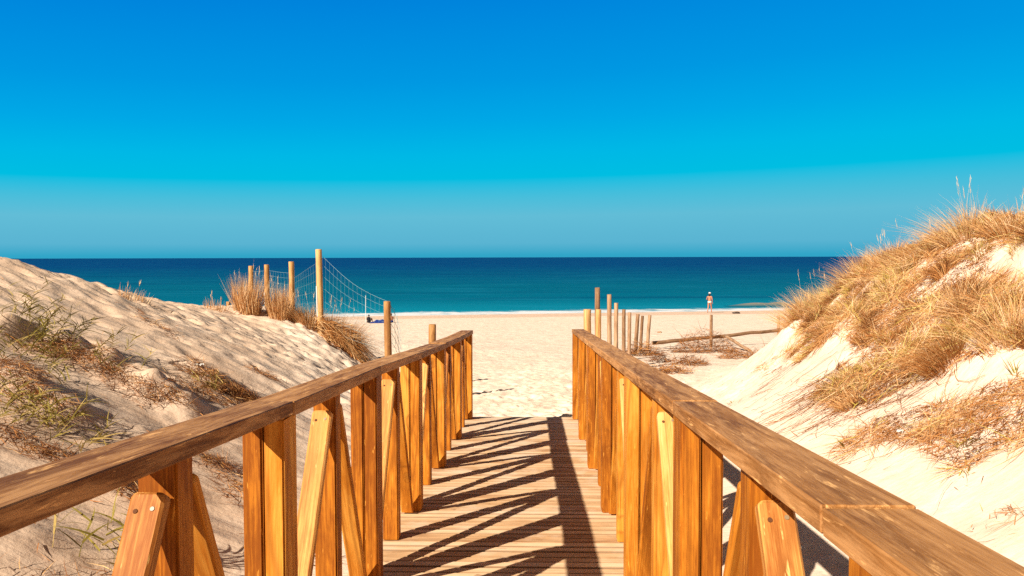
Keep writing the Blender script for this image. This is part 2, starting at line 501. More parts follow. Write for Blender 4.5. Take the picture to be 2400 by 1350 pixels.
n.l(sp.outputs['Y'], fy.inputs['Value'])
h = n.math('ADD', h, n.math('MULTIPLY', n.math('MULTIPLY', n.noise(n.mapping(pos, (1.0, .8, 1.0)), 2.6, 3, 0.6), fy.outputs[0]), 9.0))
n.bump(h, 0.36, 0.030)
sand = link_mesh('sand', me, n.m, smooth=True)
tag(sand, 'pale trodden beach sand rising into dunes on both sides', 'sand', kind='structure')

# ------------------------------------------------------------------ sea
me = bpy.data.meshes.new('sea')
ysea = np.concatenate([[58], np.linspace(60, 130, 71), np.geomspace(135, 30000, 50)])
xsea = np.concatenate([-np.geomspace(100, 30000, 20)[::-1], np.linspace(-90, 90, 91), np.geomspace(100, 30000, 20)])
SX, SY = np.meshgrid(xsea, ysea)
swell = np.sin((SY - 0.18 * SX) * 0.55 + 2 * vnoise(SX * 0.06, SY * 0.05, 5)) * 0.03 * (1 - sstep(110, 140, SY)) * sstep(64, 76, SY - 0.18 * SX) * (np.abs(SX) < 95)
ii = np.arange(SX.size).reshape(SX.shape)
q = np.stack([ii[:-1, :-1], ii[:-1, 1:], ii[1:, 1:], ii[1:, :-1]], -1).reshape(-1, 4)
me = np_mesh('sea', np.stack([SX.ravel(), SY.ravel(), (swell + SEA).ravel()], 1), q)
n = NT('sea_water')
pos = n.n('ShaderNodeNewGeometry').outputs['Position']
sp = n.n('ShaderNodeSeparateXYZ'); n.l(pos, sp.inputs[0])
s_ = n.math('SUBTRACT', sp.outputs['Y'], n.math('MULTIPLY', sp.outputs['X'], 0.12))
big = n.noise(n.mapping(pos, (0.012, 0.035, 1)), 1.0, 4, 0.6)
inv = n.math('DIVIDE', 66.0, n.math('MAXIMUM', s_, 40.0))
inv = n.math('ADD', inv, n.math('MULTIPLY', n.math('SUBTRACT', big, 0.5), 0.22))
col = n.ramp(inv, [(0.0, (0.000, 0.014, 0.090)), (0.12, (0.000, 0.018, 0.098)), (0.30, (0.000, 0.050, 0.115)), (0.50, (0.000, 0.078, 0.128)),
                   (0.72, (0.000, 0.094, 0.150)), (0.90, (0.002, 0.165, 0.235)), (1.0, (0.03, 0.26, 0.33))])
rip = n.noise(n.mapping(pos, (0.25, 1.1, 1)), 1.0, 5, 0.7)
col = n.mix(n.ramp(rip, [(0.50, 0.0), (0.78, 0.40)]), col, (0.0, 0.14, 0.21))
r2_ = n.noise(n.mapping(pos, (0.05, 0.35, 1)), 1.0, 5, 0.75)
col = n.mix(n.ramp(r2_, [(0.53, 0.0), (0.66, 0.40)]), col, (0.01, 0.17, 0.27))
r3_ = n.noise(n.mapping(pos, (0.012, 0.09, 1), loc=(7, 3, 0)), 1.0, 5, 0.75)
col = n.mix(n.ramp(r3_, [(0.50, 0.0), (0.68, 0.55)]), col, (0.0, 0.030, 0.085))
sh2 = n.math('SUBTRACT', sp.outputs['Y'], n.math('MULTIPLY', sp.outputs['X'], 0.18))
fo = n.noise(n.mapping(pos, (0.35, 1.2, 1)), 1.0, 5, 0.7, 0.5)
band = n.ramp(n.math('MULTIPLY_ADD', sh2, 1 / 16.0, -66.5 / 16.0), [(0.0, 1.0), (0.22, 0.95), (0.42, 0.35), (0.8, 0.08), (1.0, 0.0)])
fm = n.math('SUBTRACT', n.math('ADD', fo, n.math('MULTIPLY', band, 0.46)), 0.80)
fm = n.math('MULTIPLY', fm, 9.0, clamp=True)
col = n.mix(fm, col, (0.62, 0.60, 0.58))
n.base(col); n.rough(0.45); n.spec(0.02)
n.bump(n.math('ADD', rip, fo), 0.25, 0.3)
sea = link_mesh('sea', me, n.m, smooth=True)
tag(sea, 'calm teal sea turning navy towards the straight horizon', 'sea', kind='structure')

# ------------------------------------------------------------------ boards
def board(name, parent, mat, p0, p1, w, t, side=(1, 0, 0), bev=0.006, round_end=0.0, seg=2):
    """sawn board from p0 to p1 (centres of the ends), w wide along side, t thick"""
    p0, p1 = Vector(p0), Vector(p1)
    zax = (p1 - p0); Ln = zax.length; zax.normalize()
    xax = Vector(side); xax = (xax - zax * xax.dot(zax)).normalized()
    yax = zax.cross(xax)
    bm = bmesh.new()
    if round_end > 0:
        prof = []
        for cxs, a0 in ((1, 0), (-1, 90)):
            for k in range(5):
                a_ = math.radians(a0 + k * 22.5)
                prof.append((cxs * (w / 2 - round_end) + round_end * math.cos(a_), Ln - round_end + round_end * math.sin(a_)))
        prof = [(w / 2, 0)] + prof + [(-w / 2, 0)]
        fr = [bm.verts.new((x, -t / 2, z)) for x, z in prof]
        bk = [bm.verts.new((x, t / 2, z)) for x, z in prof]
        bm.faces.new(fr); bm.faces.new(bk[::-1])
        for k in range(len(prof)):
            k2 = (k + 1) % len(prof)
            bm.faces.new((fr[k2], fr[k], bk[k], bk[k2]))
        bmesh.ops.recalc_face_normals(bm, faces=bm.faces[:])
        ed = [e for e in bm.edges if abs(e.verts[0].co.y - e.verts[1].co.y) < 1e-6]
        bmesh.ops.bevel(bm, geom=ed, offset=bev, segments=1, affect='EDGES')
    else:
        bmesh.ops.create_cube(bm, size=1)
        for v in bm.verts:
            v.co = Vector((v.co.x * w, v.co.y * t, (v.co.z + 0.5) * Ln))
        bmesh.ops.bevel(bm, geom=bm.edges[:], offset=bev, segments=seg, affect='EDGES')
    me = bm_mesh(name, bm)
    o = link_mesh(name, me, mat, parent)
    mt = Matrix((( xax.x, yax.x, zax.x), (xax.y, yax.y, zax.y), (xax.z, yax.z, zax.z))).to_4x4()
    mt.translation = p0
    if parent is not None:
        mt = parent.matrix_basis.inverted() @ mt
    o.matrix_basis = mt
    return o

# deck
bm = bmesh.new()
y = -1.6; pitch = 0.094; k = 0
while y < END_Y - 0.05:
    wdt = pitch - random.uniform(.010, .016)
    xl = -1.06 + random.uniform(-.015, .015); xr = 0.70 + random.uniform(-.015, .015)
    r = bmesh.ops.create_cube(bm, size=1)
    vs = r['verts']; dz = random.uniform(-.0025, .0025); tl = random.uniform(-.012, .012)
    for v in vs:
        X = xl if v.co.x < 0 else xr
        v.co = Vector((X, y + (v.co.y + .5) * wdt, deckz(y + (v.co.y + .5) * wdt) + (v.co.z - .5) * .035 + dz + tl * v.co.y * 0.1))
    y += pitch
bmesh.ops.bevel(bm, geom=bm.edges[:], offset=.004, segments=1, affect='EDGES')
bm.verts.ensure_lookup_table()
# planks: colour varies from board to board
me = bm_mesh('boardwalk', bm)
n = NT('deck_boards')
geo_ = n.n('ShaderNodeNewGeometry')
pos = geo_.outputs['Position']; isl = geo_.outputs['Random Per Island']
cmb = n.n('ShaderNodeCombineXYZ'); n.l(n.math('MULTIPLY', isl, 41.0), cmb.inputs[0]); n.l(n.math('MULTIPLY', isl, 17.0), cmb.inputs[2])
ad = n.n('ShaderNodeVectorMath', operation='ADD'); n.l(pos, ad.inputs[0]); n.l(cmb.outputs[0], ad.inputs[1])
v = ad.outputs[0]
fib = n.noise(n.mapping(v, (0.05, 1, 1)), 70, 4, 0.65)
blot = n.noise(n.mapping(v, (0.5, 1, 1)), 6, 4, 0.6)
f = n.math('ADD', n.math('MULTIPLY', fib, 0.5), n.math('MULTIPLY', blot, 0.4)); f = n.math('ADD', f, n.math('MULTIPLY_ADD', isl, 0.26, -0.08))
col = n.ramp(f, [(0.30, (0.28, 0.13, 0.05)), (0.50, (0.58, 0.36, 0.185)), (0.70, (0.74, 0.52, 0.32))])
knot = n.noise(n.mapping(v, (1, 1.6, 1)), 9, 2, 0.5)
col = n.mix(n.ramp(knot, [(0.70, 0.0), (0.76, 0.55)]), col, (0.16, 0.07, 0.025))
sandy = n.noise(pos, 2.4, 5, 0.7)
sy_ = n.n('ShaderNodeSeparateXYZ'); n.l(pos, sy_.inputs[0])
sandf = n.math('ADD', sandy, n.math('MULTIPLY_ADD', sy_.outputs['Y'], 0.030, -0.27))
col = n.mix(n.ramp(sandf, [(0.40, 0.0), (0.62, 0.75)]), col, (0.66, 0.52, 0.38))
# planks coloured darker along their seams
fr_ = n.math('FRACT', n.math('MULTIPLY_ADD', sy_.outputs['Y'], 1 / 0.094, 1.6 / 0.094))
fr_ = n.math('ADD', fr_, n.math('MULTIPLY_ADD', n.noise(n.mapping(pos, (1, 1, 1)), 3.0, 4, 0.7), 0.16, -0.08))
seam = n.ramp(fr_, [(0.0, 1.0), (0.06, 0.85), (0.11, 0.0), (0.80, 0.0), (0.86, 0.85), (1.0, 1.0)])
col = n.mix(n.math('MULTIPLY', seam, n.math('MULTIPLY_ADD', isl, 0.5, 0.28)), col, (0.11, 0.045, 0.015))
n.base(col); n.rough(0.8); n.spec(0.15)
n.bump(fib, 0.5, 0.004)
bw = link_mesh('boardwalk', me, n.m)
tag(bw, 'sun bleached boardwalk of crosswise planks leading down to the beach', 'boardwalk', kind='structure')
# side joists under the planks
bm = bmesh.new()
for X in (-0.95, -0.2, 0.58):
    for (ya, yb) in ((-1.6, 10.2),):
        r = bmesh.ops.create_cube(bm, size=1)
        for v in r['verts']:
            yy = ya if v.co.y < 0 else yb
            v.co = Vector((X + v.co.x * .07, yy, deckz(yy) - .040 - (.5 - v.co.z) * .12))
jo = link_mesh('joists', bm_mesh('joists', bm), M['rail'])
tag(jo, 'long joists under the boardwalk planks', 'joists', kind='structure')

# ------------------------------------------------------------------ railings
YJ = [-0.6, 1.14, 2.66, 4.18, 5.68, 7.19, 8.70, 10.33]
HJ = {'L': [.31, .314, .335, .336, .356, .366, .369, .356], 'R': [.342, .332, .335, .337, .338, .339, .340, .339]}
def rail_top(sd, y):
    return CAMZ + deckz(y) - float(np.interp(y, YJ, HJ[sd]))
RT = 0.048
RW = 0.155   # rail thickness

def screw(par, loc, nrm, r=0.007, mat='rust'):
    """small screw head set in a splintered dimple"""
    bm = bmesh.new()
    bmesh.ops.create_cone(bm, cap_ends=True, segments=12, radius1=r, radius2=r * .8, depth=.003)
    bmesh.ops.bevel(bm, geom=[e for e in bm.edges if e.calc_length() > .0005][:0] or bm.edges[:0], offset=.0005)
    me = bm_mesh('screw', bm)
    o = link_mesh('screw', me, M[mat], par)
    q_ = Vector(nrm).to_track_quat('Z', 'Y').to_matrix().to_4x4()
    q_.translation = Vector(loc)
    o.matrix_basis = q_
    return o

def railing(sd, label):
    sg = -1 if sd == 'L' else 1
    inner = -0.833 if sd == 'L' else 0.467
    root = empty('wooden_railing', (inner + sg * .09, 4.8, deckz(4.8)), label, 'railing', 'railings along the boardwalk')
    bpy.context.view_layer.update()
    # handrail beams
    yj = list(YJ)
    if sd == 'R': yj[1] = 1.285; yj[2] = 2.70
    for i in range(len(YJ) - 1):
        ya, yb = yj[i] + .002, yj[i + 1] - .002
        xo = inner + sg * (RW / 2 - .002)
        ja, jb = random.uniform(-.003, .003), random.uniform(-.003, .003)
        za = CAMZ + deckz(ya) - HJ[sd][i] - RT / 2 + ja
        zb = CAMZ + deckz(yb) - HJ[sd][i + 1] - RT / 2 + jb
        board('handrail', root, M['rail'], (xo + random.uniform(-.003, .003), ya, za), (xo, yb, zb), RW, RT + random.uniform(-.002, .002), (1, 0, 0), bev=.003, seg=1)
    # main posts, two boards each
    for k in range(-1, 6):
        yb = 2.70 + 1.512 * k
        yc = yb - .0725
        top = rail_top(sd, yc) - RT + .006
        for j in range(2):
            x = inner + sg * (.034 + .072 * j)
            w = .067 + random.uniform(-.001, .001)
            board('post', root, M['post'], (x, yc + random.uniform(-.002, .002), deckz(yc) + .001), (x, yc, top), w, .145 + random.uniform(-.002, .002), (1, 0, 0), bev=.007)
    # slim posts and their two braces
    for k in range(-1, 6 - 1 + 1):
        yb = 2.70 + 1.512 * k + .775
        if yb > 10.2: continue
        yc = yb - .05
        top = rail_top(sd, yc) - RT + .006
        x = inner + sg * .088
        board('post', root, M['post'], (x, yc, deckz(yc) + .001), (x + random.uniform(-.002, .002), yc, top), .098, .095, (1, 0, 0), bev=.007)
        bt = .042
        for s, yf, ym in ((-1, yc - .0475, 2.70 + 1.512 * k), (1, yc + .0475, 2.70 + 1.512 * (k + 1) - .145)):
            zt = top - .085
            # brace lies on the slim post's face at the top and against the main post's foot at the bottom
            ytop = yf + s * (bt / 2 + .004)
            ybot = ym - s * (bt / 2 + .028)
            xb = x - sg * .002
            br = board('brace', root, M['brace'] if s < 0 else M['post'], (xb, ybot, deckz(ybot) + .018), (xb, ytop, zt), .084, bt, (1, 0, 0), bev=.007,
                       round_end=.016)
            if s < 0 and k < 3:
                Lb = (Vector((xb, ytop, zt)) - Vector((xb, ybot, deckz(ybot)))).length
                for sx_, dz_ in ((-.02, 0.0), (.019, .006)):
                    # outer face of the board looks along local -Y or +Y; choose the one towards the near end
                    loc_n = (br.matrix_basis.to_3x3().inverted() @ Vector((0, -1, .3)))
                    ysg = 1 if loc_n.y > 0 else -1
                    screw(br, (sx_, ysg * (bt / 2 + .0005), Lb - .062 + dz_), (0, ysg, 0), .0065, 'rust' if sx_ < 0 else 'screw')
        # one screw in the side of the slim post under the rail
    return root
railL = railing('L', 'wooden railing left of the boardwalk with its inner side in shade')
railR = railing('R', 'wooden railing right of the boardwalk with its inner side in full sun')

# ------------------------------------------------------------------ grasses
def ribbons(roots, dirs, lens, widths, droop, tint, segs=4, side=None):
    """tapered bent blades; droop is a vector added with the square of the way along"""
    N = len(roots)
    dirs = dirs / np.linalg.norm(dirs, axis=1, keepdims=True)
    if side is None:
        side = np.cross(dirs, rng.normal(size=(N, 3)))
    side = side / (np.linalg.norm(side, axis=1, keepdims=True) + 1e-9)
    V = np.zeros((N, segs + 1, 2, 3)); T = np.zeros((N, segs + 1, 2))
    for k in range(segs + 1):
        t = k / segs
        p = roots + dirs * (lens * t)[:, None] + droop * (lens * t * t)[:, None]
        w = widths * (0.75 + 0.6 * t if t < .3 else (1 - t) / .7 * .9 + .04)
        V[:, k, 0] = p - side * w[:, None] / 2
        V[:, k, 1] = p + side * w[:, None] / 2
        T[:, k, :] = tint[:, None]
    b = (np.arange(N) * (segs + 1) * 2)[:, None]
    q = []
    for k in range(segs):
        q.append(np.stack([b[:, 0] + 2 * k, b[:, 0] + 2 * k + 1, b[:, 0] + 2 * k + 3, b[:, 0] + 2 * k + 2], 1))
    return V.reshape(-1, 3), np.concatenate(q), T.reshape(-1)

def cat(parts):
    vs, qs, ts = [], [], []; o = 0
    for v, q, t in parts:
        vs.append(v); qs.append(q + o); ts.append(t); o += len(v)
    return np.concatenate(vs), np.concatenate(qs), np.concatenate(ts)

def grass_mat(name, stops, trans=0.25):
    n = NT(name)
    at = n.n('ShaderNodeAttribute', attribute_name='tint')
    col = n.ramp(at.outputs['Fac'], stops)
    n.base(col); n.rough(0.7); n.spec(0.2)
    tr = n.n('ShaderNodeBsdfTranslucent'); n.l(col, tr.inputs[0])
    mxs = n.n('ShaderNodeMixShader'); mxs.inputs[0].default_value = trans
    n.l(n.b.outputs[0], mxs.inputs[1]); n.l(tr.outputs[0], mxs.inputs[2]); n.l(mxs.outputs[0], n.out.inputs[0])
    return n.m
M['straw'] = grass_mat('dry_grass', [(0.0, (0.15, 0.046, 0.010)), (0.3, (0.40, 0.160, 0.040)), (0.62, (0.60, 0.325, 0.125)), (0.88, (0.80, 0.57, 0.32)), (1.0, (0.50, 0.40, 0.08))])
M['twig'] = grass_mat('dry_twigs', [(0.0, (0.060, 0.020, 0.007)), (0.4, (0.25, 0.085, 0.018)), (0.8, (0.46, 0.20, 0.055)), (1.0, (0.68, 0.42, 0.18))], 0.05)
M['green'] = grass_mat('green_reed', [(0.0, (0.07, 0.050, 0.010)), (0.4, (0.14, 0.105, 0.014)), (0.75, (0.26, 0.20, 0.035)), (1.0, (0.48, 0.32, 0.11))])

def tuft(name, x, y, R, H, n, label, cat_, group=None, lean=(0, 0), spread=0.45, mat='straw', tint=(0.35, 0.95), droop=0.45, wid=0.006, stalks=0, zoff=0.0, hvar=0.45):
    a = rng.uniform(0, 2 * PI, n); r = R * np.sqrt(rng.uniform(0, 1, n))
    X = x + r * np.cos(a); Y = y + r * np.sin(a)
    Z = gzv(X, Y) - 0.02 + zoff
    out = np.stack([np.cos(a) * r / max(R, .01), np.sin(a) * r / max(R, .01), np.zeros(n)], 1)
    d = out * spread + rng.normal(0, .16, (n, 3)); d[:, 2] = 1; d[:, 0] += lean[0]; d[:, 1] += lean[1]
    ln = H * rng.uniform(1 - hvar, 1.1, n)
    dr = (out * .5 + rng.normal(0, .35, (n, 3))) * droop; dr[:, 2] = -droop * rng.uniform(.1, .7, n)
    dr[:, 0] += lean[0] * .5
    t = rng.uniform(tint[0], tint[1], n)
    parts = [ribbons(np.stack([X, Y, Z], 1), d, ln, wid * rng.uniform(.6, 1.3, n), dr, t, 4)]
    if stalks:                                   # tall flower stalks with feathery heads
        a = rng.uniform(0, 2 * PI, stalks); r = R * .8 * np.sqrt(rng.uniform(0, 1, stalks))
        X = x + r * np.cos(a); Y = y + r * np.sin(a); Z = gzv(X, Y)
        d = np.stack([np.cos(a) * .12 + lean[0] * .6, np.sin(a) * .12, np.ones(stalks)], 1)
        ln = H * rng.uniform(1.0, 1.25, stalks)
        root = np.stack([X, Y, Z], 1)
        dr = rng.normal(0, .06, (stalks, 3))
        parts.append(ribbons(root, d, ln, np.full(stalks, wid * .6), dr, np.full(stalks, .8), 4))
        dd = d / np.linalg.norm(d, axis=1, keepdims=True)
        for k in range(7):
            tt = .80 + .03 * k
            p = root + dd * (ln * tt)[:, None] + dr * (ln * tt * tt)[:, None]
            parts.append(ribbons(p, dd + rng.normal(0, .18, (stalks, 3)), np.full(stalks, .06), np.full(stalks, wid * .8), rng.normal(0, .05, (stalks, 3)), np.full(stalks, .85), 2))
    v, q, tt = cat(parts)
    org = np.array([x, y, gz(x, y)])
    me = np_mesh(name, v - org, q, tt)
    o = link_mesh(name, me, M[mat], loc=tuple(org))
    return tag(o, label, cat_, group)

def shades(pts, spreadk=None): pass

# ---- helper: dense cover over a region given by a density function in photo coordinates
def px_of(X, Y, Z):
    R = np.array(cam_rot.inverted())
    d = np.stack([X, Y, Z - CAMZ], 1) @ R.T
    return 1200 + 1850 * d[:, 0] / -d[:, 2], 675 - 1850 * d[:, 1] / -d[:, 2]

def slope_dir(X, Y, e=.25):
    gx_ = (gzv(X + e, Y) - gzv(X - e, Y)) / (2 * e); gy_ = (gzv(X, Y + e) - gzv(X, Y - e)) / (2 * e)
    return gx_, gy_

def poly_mask(px, py, poly):
    inside = np.zeros(len(px), bool); j = len(poly) - 1
    for i in range(len(poly)):
        xi, yi = poly[i]; xj, yj = poly[j]
        c = ((yi > py) != (yj > py)) & (px < (xj - xi) * (py - yi) / (yj - yi + 1e-9) + xi)
        inside ^= c; j = i
    return inside

# where grass grows on the right dune, as plan polygons got by dropping outlines on to the sand
def scatter(n, x0, x1, y0, y1):
    X = rng.uniform(x0, x1, n); Y = rng.uniform(y0, y1, n)
    return X, Y, gzv(X, Y)

UPPER = [(1845, 740), (1880, 690), (1950, 640), (2010, 600), (2130, 560), (2240, 520), (2400, 480), (2800, 560), (2330, 580), (2315, 640), (2800, 668),
         (2800, 820), (2330, 820), (2230, 870), (2130, 900), (2060, 950), (1960, 960), (1895, 930), (1930, 890), (2000, 830), (1990, 785), (1950, 790),
         (1900, 830), (1860, 850), (1840, 830), (1900, 780), (1850, 775)]
BAND2 = [(1960, 1050), (2050, 990), (2160, 955), (2260, 945), (2330, 900), (2800, 870), (2800, 1010), (2330, 1060), (2250, 1120), (2160, 1050), (2080, 1040), (2010, 1060), (1975, 1075)]
BAND3 = [(2270, 1250), (2330, 1200), (2800, 1165), (2800, 1230), (2350, 1250), (2290, 1262)]
LOW1 = [(1765, 870), (1830, 830), (1900, 800), (1960, 780), (1900, 840), (1820, 880)]

def dune_cover(name, poly, n, label, region, dens=0.5, coh=.5, lens=(.18, .55), up=.55, cat_='grass', tint=(.2, .9), wid=.006, streak=True, mat='straw', flat=.0):
    X, Y, Z = scatter(n, *region)
    px, py = px_of(X, Y, Z)
    m = poly_mask(px, py, poly)
    sgx, sgy = slope_dir(X, Y)
    # tongues of grass run down the slope with bare sand between
    cl = fbm(X * 1.6 + 3, Y * 1.1, 3, 51) + 0.35 * fbm(X * .9, Y * 4.2 + X * 2.0, 3, 61)
    m &= cl > (.42 - .70 * dens) - .12 + rng.uniform(-.09, .09, n)
    X, Y, Z, px, py, sgx, sgy = [q_[m] for q_ in (X, Y, Z, px, py, sgx, sgy)]
    N = len(X)
    clump = fbm(X * 3.1, Y * 3.1, 2, 71)
    ang = fbm(X * 1.3, Y * 1.3, 2, 81) * 5.0
    down = np.stack([-sgx, -sgy], 1); down /= np.linalg.norm(down, axis=1, keepdims=True) + 1e-6
    d = np.zeros((N, 3))
    u = up * rng.uniform(.25, 1.3, N) * (1 + clump * 1.5)
    d[:, 0] = down[:, 0] * coh + np.cos(ang) * coh + rng.normal(0, .8, N)
    d[:, 1] = down[:, 1] * coh + np.sin(ang) * coh + rng.normal(0, .8, N)
    d[:, 2] = u + (d[:, 0] * sgx + d[:, 1] * sgy)
    ln = rng.uniform(lens[0], lens[1], N) * np.clip(1 + clump * 3.2, .35, 2.2)
    dr = rng.normal(0, .15, (N, 3)); dr[:, 2] = -.30 * rng.uniform(.2, 1, N)
    t = np.clip(rng.uniform(tint[0], tint[1], N) * .92 + clump * 1.6, 0, .97)
    gr_ = rng.uniform(0, 1, N) < .03
    t = np.where(gr_, 1.0, t)
    return ribbons(np.stack([X, Y, Z - .01 + rng.uniform(0, .05, N)], 1), d, ln, wid * rng.uniform(.5, 1.4, N), dr, t, 3)

up_ = dune_cover('g', UPPER, 260000, '', (2.4, 7.6, 4.5, 17.5), dens=.72, lens=(.05, .23), up=.40, coh=.22, tint=(.0, .88), wid=.006)
def field_tufts(k, poly, region, H, lean, seed):
    X, Y, Z = scatter(k * 30, *region)
    px, py = px_of(X, Y, Z); m = poly_mask(px, py, poly)
    X, Y, Z, px, py = [q_[m][:k] for q_ in (X, Y, Z, px, py)]
    parts = []
    for x, y in zip(X, Y):
        nb = int(rng.uniform(70, 260)); R = rng.uniform(.04, .14)
        a = rng.uniform(0, 2 * PI, nb); r = R * np.sqrt(rng.uniform(0, 1, nb))
        xx = x + r * np.cos(a); yy = y + r * np.sin(a)
        la = rng.normal(-.25, .85), rng.normal(-.15, .6)
        d = np.stack([np.cos(a) * .4 + la[0], np.sin(a) * .4 + la[1], rng.uniform(.5, 1.1, nb)], 1) + rng.normal(0, .2, (nb, 3))
        dr = rng.normal(0, .2, (nb, 3)); dr[:, 2] = -rng.uniform(.05, .5, nb)
        base_t = rng.choice([.08, .3, .55, .85], p=[.22, .22, .26, .30])
        hs = rng.uniform(.55, 1.15)
        parts.append(ribbons(np.stack([xx, yy, gzv(xx, yy) - .01], 1), d, hs * H * rng.uniform(.5, 1.1, nb) * rng.uniform(.6, 1.15), .0055 * rng.uniform(.6, 1.4, nb), dr,
                             np.clip(base_t + rng.normal(0, .22, nb), 0, 1), 4))
    return cat(parts)
ft1 = field_tufts(330, UPPER, (2.4, 7.6, 4.5, 17.5), .33, 0, 1)
RIM = [(1850, 760), (1880, 690), (1950, 640), (2010, 600), (2130, 560), (2240, 520), (2400, 480), (2400, 580), (2250, 640), (2050, 700), (1930, 770)]
ft2 = field_tufts(85, RIM, (2.4, 7.6, 4.5, 17.5), .27, 0, 2)
b2 = dune_cover('g', BAND2, 110000, '', (1.5, 6.0, 2.5, 9.5), dens=.80, lens=(.06, .22), up=.35, tint=(.0, .60), wid=.005)
b3 = dune_cover('g', BAND3, 30000, '', (1.2, 4.5, 1.5, 6.0), dens=.7, lens=(.05, .16), up=.3, tint=(.1, .6), wid=.004)
l1 = dune_cover('g', LOW1, 30000, '', (2.2, 6.0, 8, 18), dens=.5, lens=(.08, .25), up=.35, tint=(.0, .6), wid=.006)
v, q, t = cat([up_, ft1, ft2, b2, b3, l1])
o = link_mesh('dune_grass', np_mesh('dune_grass', v, q, t), M['straw'])
tag(o, 'mat of straw coloured dry grass covering the right dune', 'grass', kind='stuff')

# single large tussocks standing out of the mat
def hit_down(px, py, far=17):
    for k in range(60):
        h = hit(px, py + 5 * k)
        if h is not None and h.y < far and gz(h.x, h.y) > -.6: return h
    return at_depth(px, py, 9)
TR = [  # px, py of the root, height, radius, blades, lean, label
    ((1875, 735), .62, .20, 700, (-.45, 0), 'spiky pale tussock at the seaward foot of the right dune'),
    ((1935, 690), .62, .18, 600, (-.15, 0), 'spiky pale tussock just above the lowest one on the edge of the right dune'),
    ((2012, 640), .60, .20, 600, (-.35, 0), 'bushy tussock poking over the horizon line on the edge of the right dune'),
    ((2085, 615), .52, .18, 500, (-.15, .1), 'upright straw tussock on the crest of the right dune just right of the horizon end'),
    ((2160, 600), .46, .20, 500, (-.5, .1), 'low leaning tussock halfway up the crest of the right dune'),
    ((2250, 560), .68, .16, 600, (-.40, .1), 'tallest yellowish tussock on the crest of the right dune'),
    ((2265, 720), .62, .14, 420, (.05, -.1), 'tussock fanned open in the middle of the grassy right dune'),
    ((2375, 540), .55, .18, 500, (-.1, 0), 'feathery tussock at the top right edge of the dune'),
    ((2215, 860), .45, .12, 700, (-.6, -.35), 'flattened brown tussock combed downhill on the right dune'),
    ((2370, 790), .50, .18, 600, (-.2, -.1), 'greenish yellow tussock near the right edge of the grassy dune'),
]
for k, (pp, H, R, nb, ln, lab) in enumerate(TR):
    h_ = hit_down(*pp)
    tuft('grass_tussock', h_.x, h_.y, R * 1.1, H * .75, int(nb * .7), lab, 'grass tussock', 'tussocks on the right dune', lean=ln, spread=.55,
         tint=(.1, .6) if k == 8 else ((.45, 1.0) if k in (0, 1, 5, 9) else (.25, .95)), stalks=(5 if k in (1, 3, 5) else 1), wid=.0055)

# long dry stalks trailing downhill
def trail(n, poly, region, seed):
    X, Y, Z = scatter(n * 40, *region)
    px, py = px_of(X, Y, Z); m = poly_mask(px, py, poly)
    X, Y, Z = X[m][:n], Y[m][:n], Z[m][:n]
    N = len(X); out = []
    segs = 7
    V = np.zeros((N, segs + 1, 2, 3)); T = np.zeros((N, segs + 1, 2))
    cx, cy = X.copy(), Y.copy(); hd = rng.normal(0, .45, N); ln = rng.uniform(.15, .75, N); bend_ = rng.normal(0, .16, N)
    tin = rng.uniform(.0, .7, N)
    for k in range(segs + 1):
        sgx, sgy = slope_dir(cx, cy)
        a = np.arctan2(-sgy, -sgx) + hd + bend_ * k + rng.normal(0, .15, N)
        w = rng.uniform(.003, .006, N) * (1 - k / segs * .7)
        zz = gzv(cx, cy) + .012 + .02 * rng.uniform(0, 1, N)
        px_, py_ = -np.sin(a), np.cos(a)
        V[:, k, 0] = np.stack([cx - px_ * w / 2, cy - py_ * w / 2, zz], 1)
        V[:, k, 1] = np.stack([cx + px_ * w / 2, cy + py_ * w / 2, zz + .004], 1)
        T[:, k, :] = tin[:, None]
        cx = cx + np.cos(a) * ln / segs; cy = cy + np.sin(a) * ln / segs
    b = (np.arange(N) * (segs + 1) * 2)[:, None]; q = []
    for k in range(segs):
        q.append(np.stack([b[:, 0] + 2 * k, b[:, 0] + 2 * k + 1, b[:, 0] + 2 * k + 3, b[:, 0] + 2 * k + 2], 1))
    return V.reshape(-1, 3), np.concatenate(q), T.reshape(-1)
WR = [(1760, 980), (1830, 860), (1950, 790), (2400, 760), (2400, 1330), (2250, 1230), (2000, 1090), (1860, 1000)]
WR2 = [(1890, 930), (1950, 850), (2200, 850), (2280, 870), (2130, 930), (1990, 960)]
v, q, t = cat([trail(70, WR, (1.2, 6.5, 2.2, 15), 1), trail(420, WR2, (1.2, 6.5, 4, 15), 2)])
o = link_mesh('fallen_stalks', np_mesh('fallen_stalks', v, q, t), M['twig'])
tag(o, 'brown fallen stalks and roots lying down the slope of the right dune', 'dry stalks', kind='stuff')

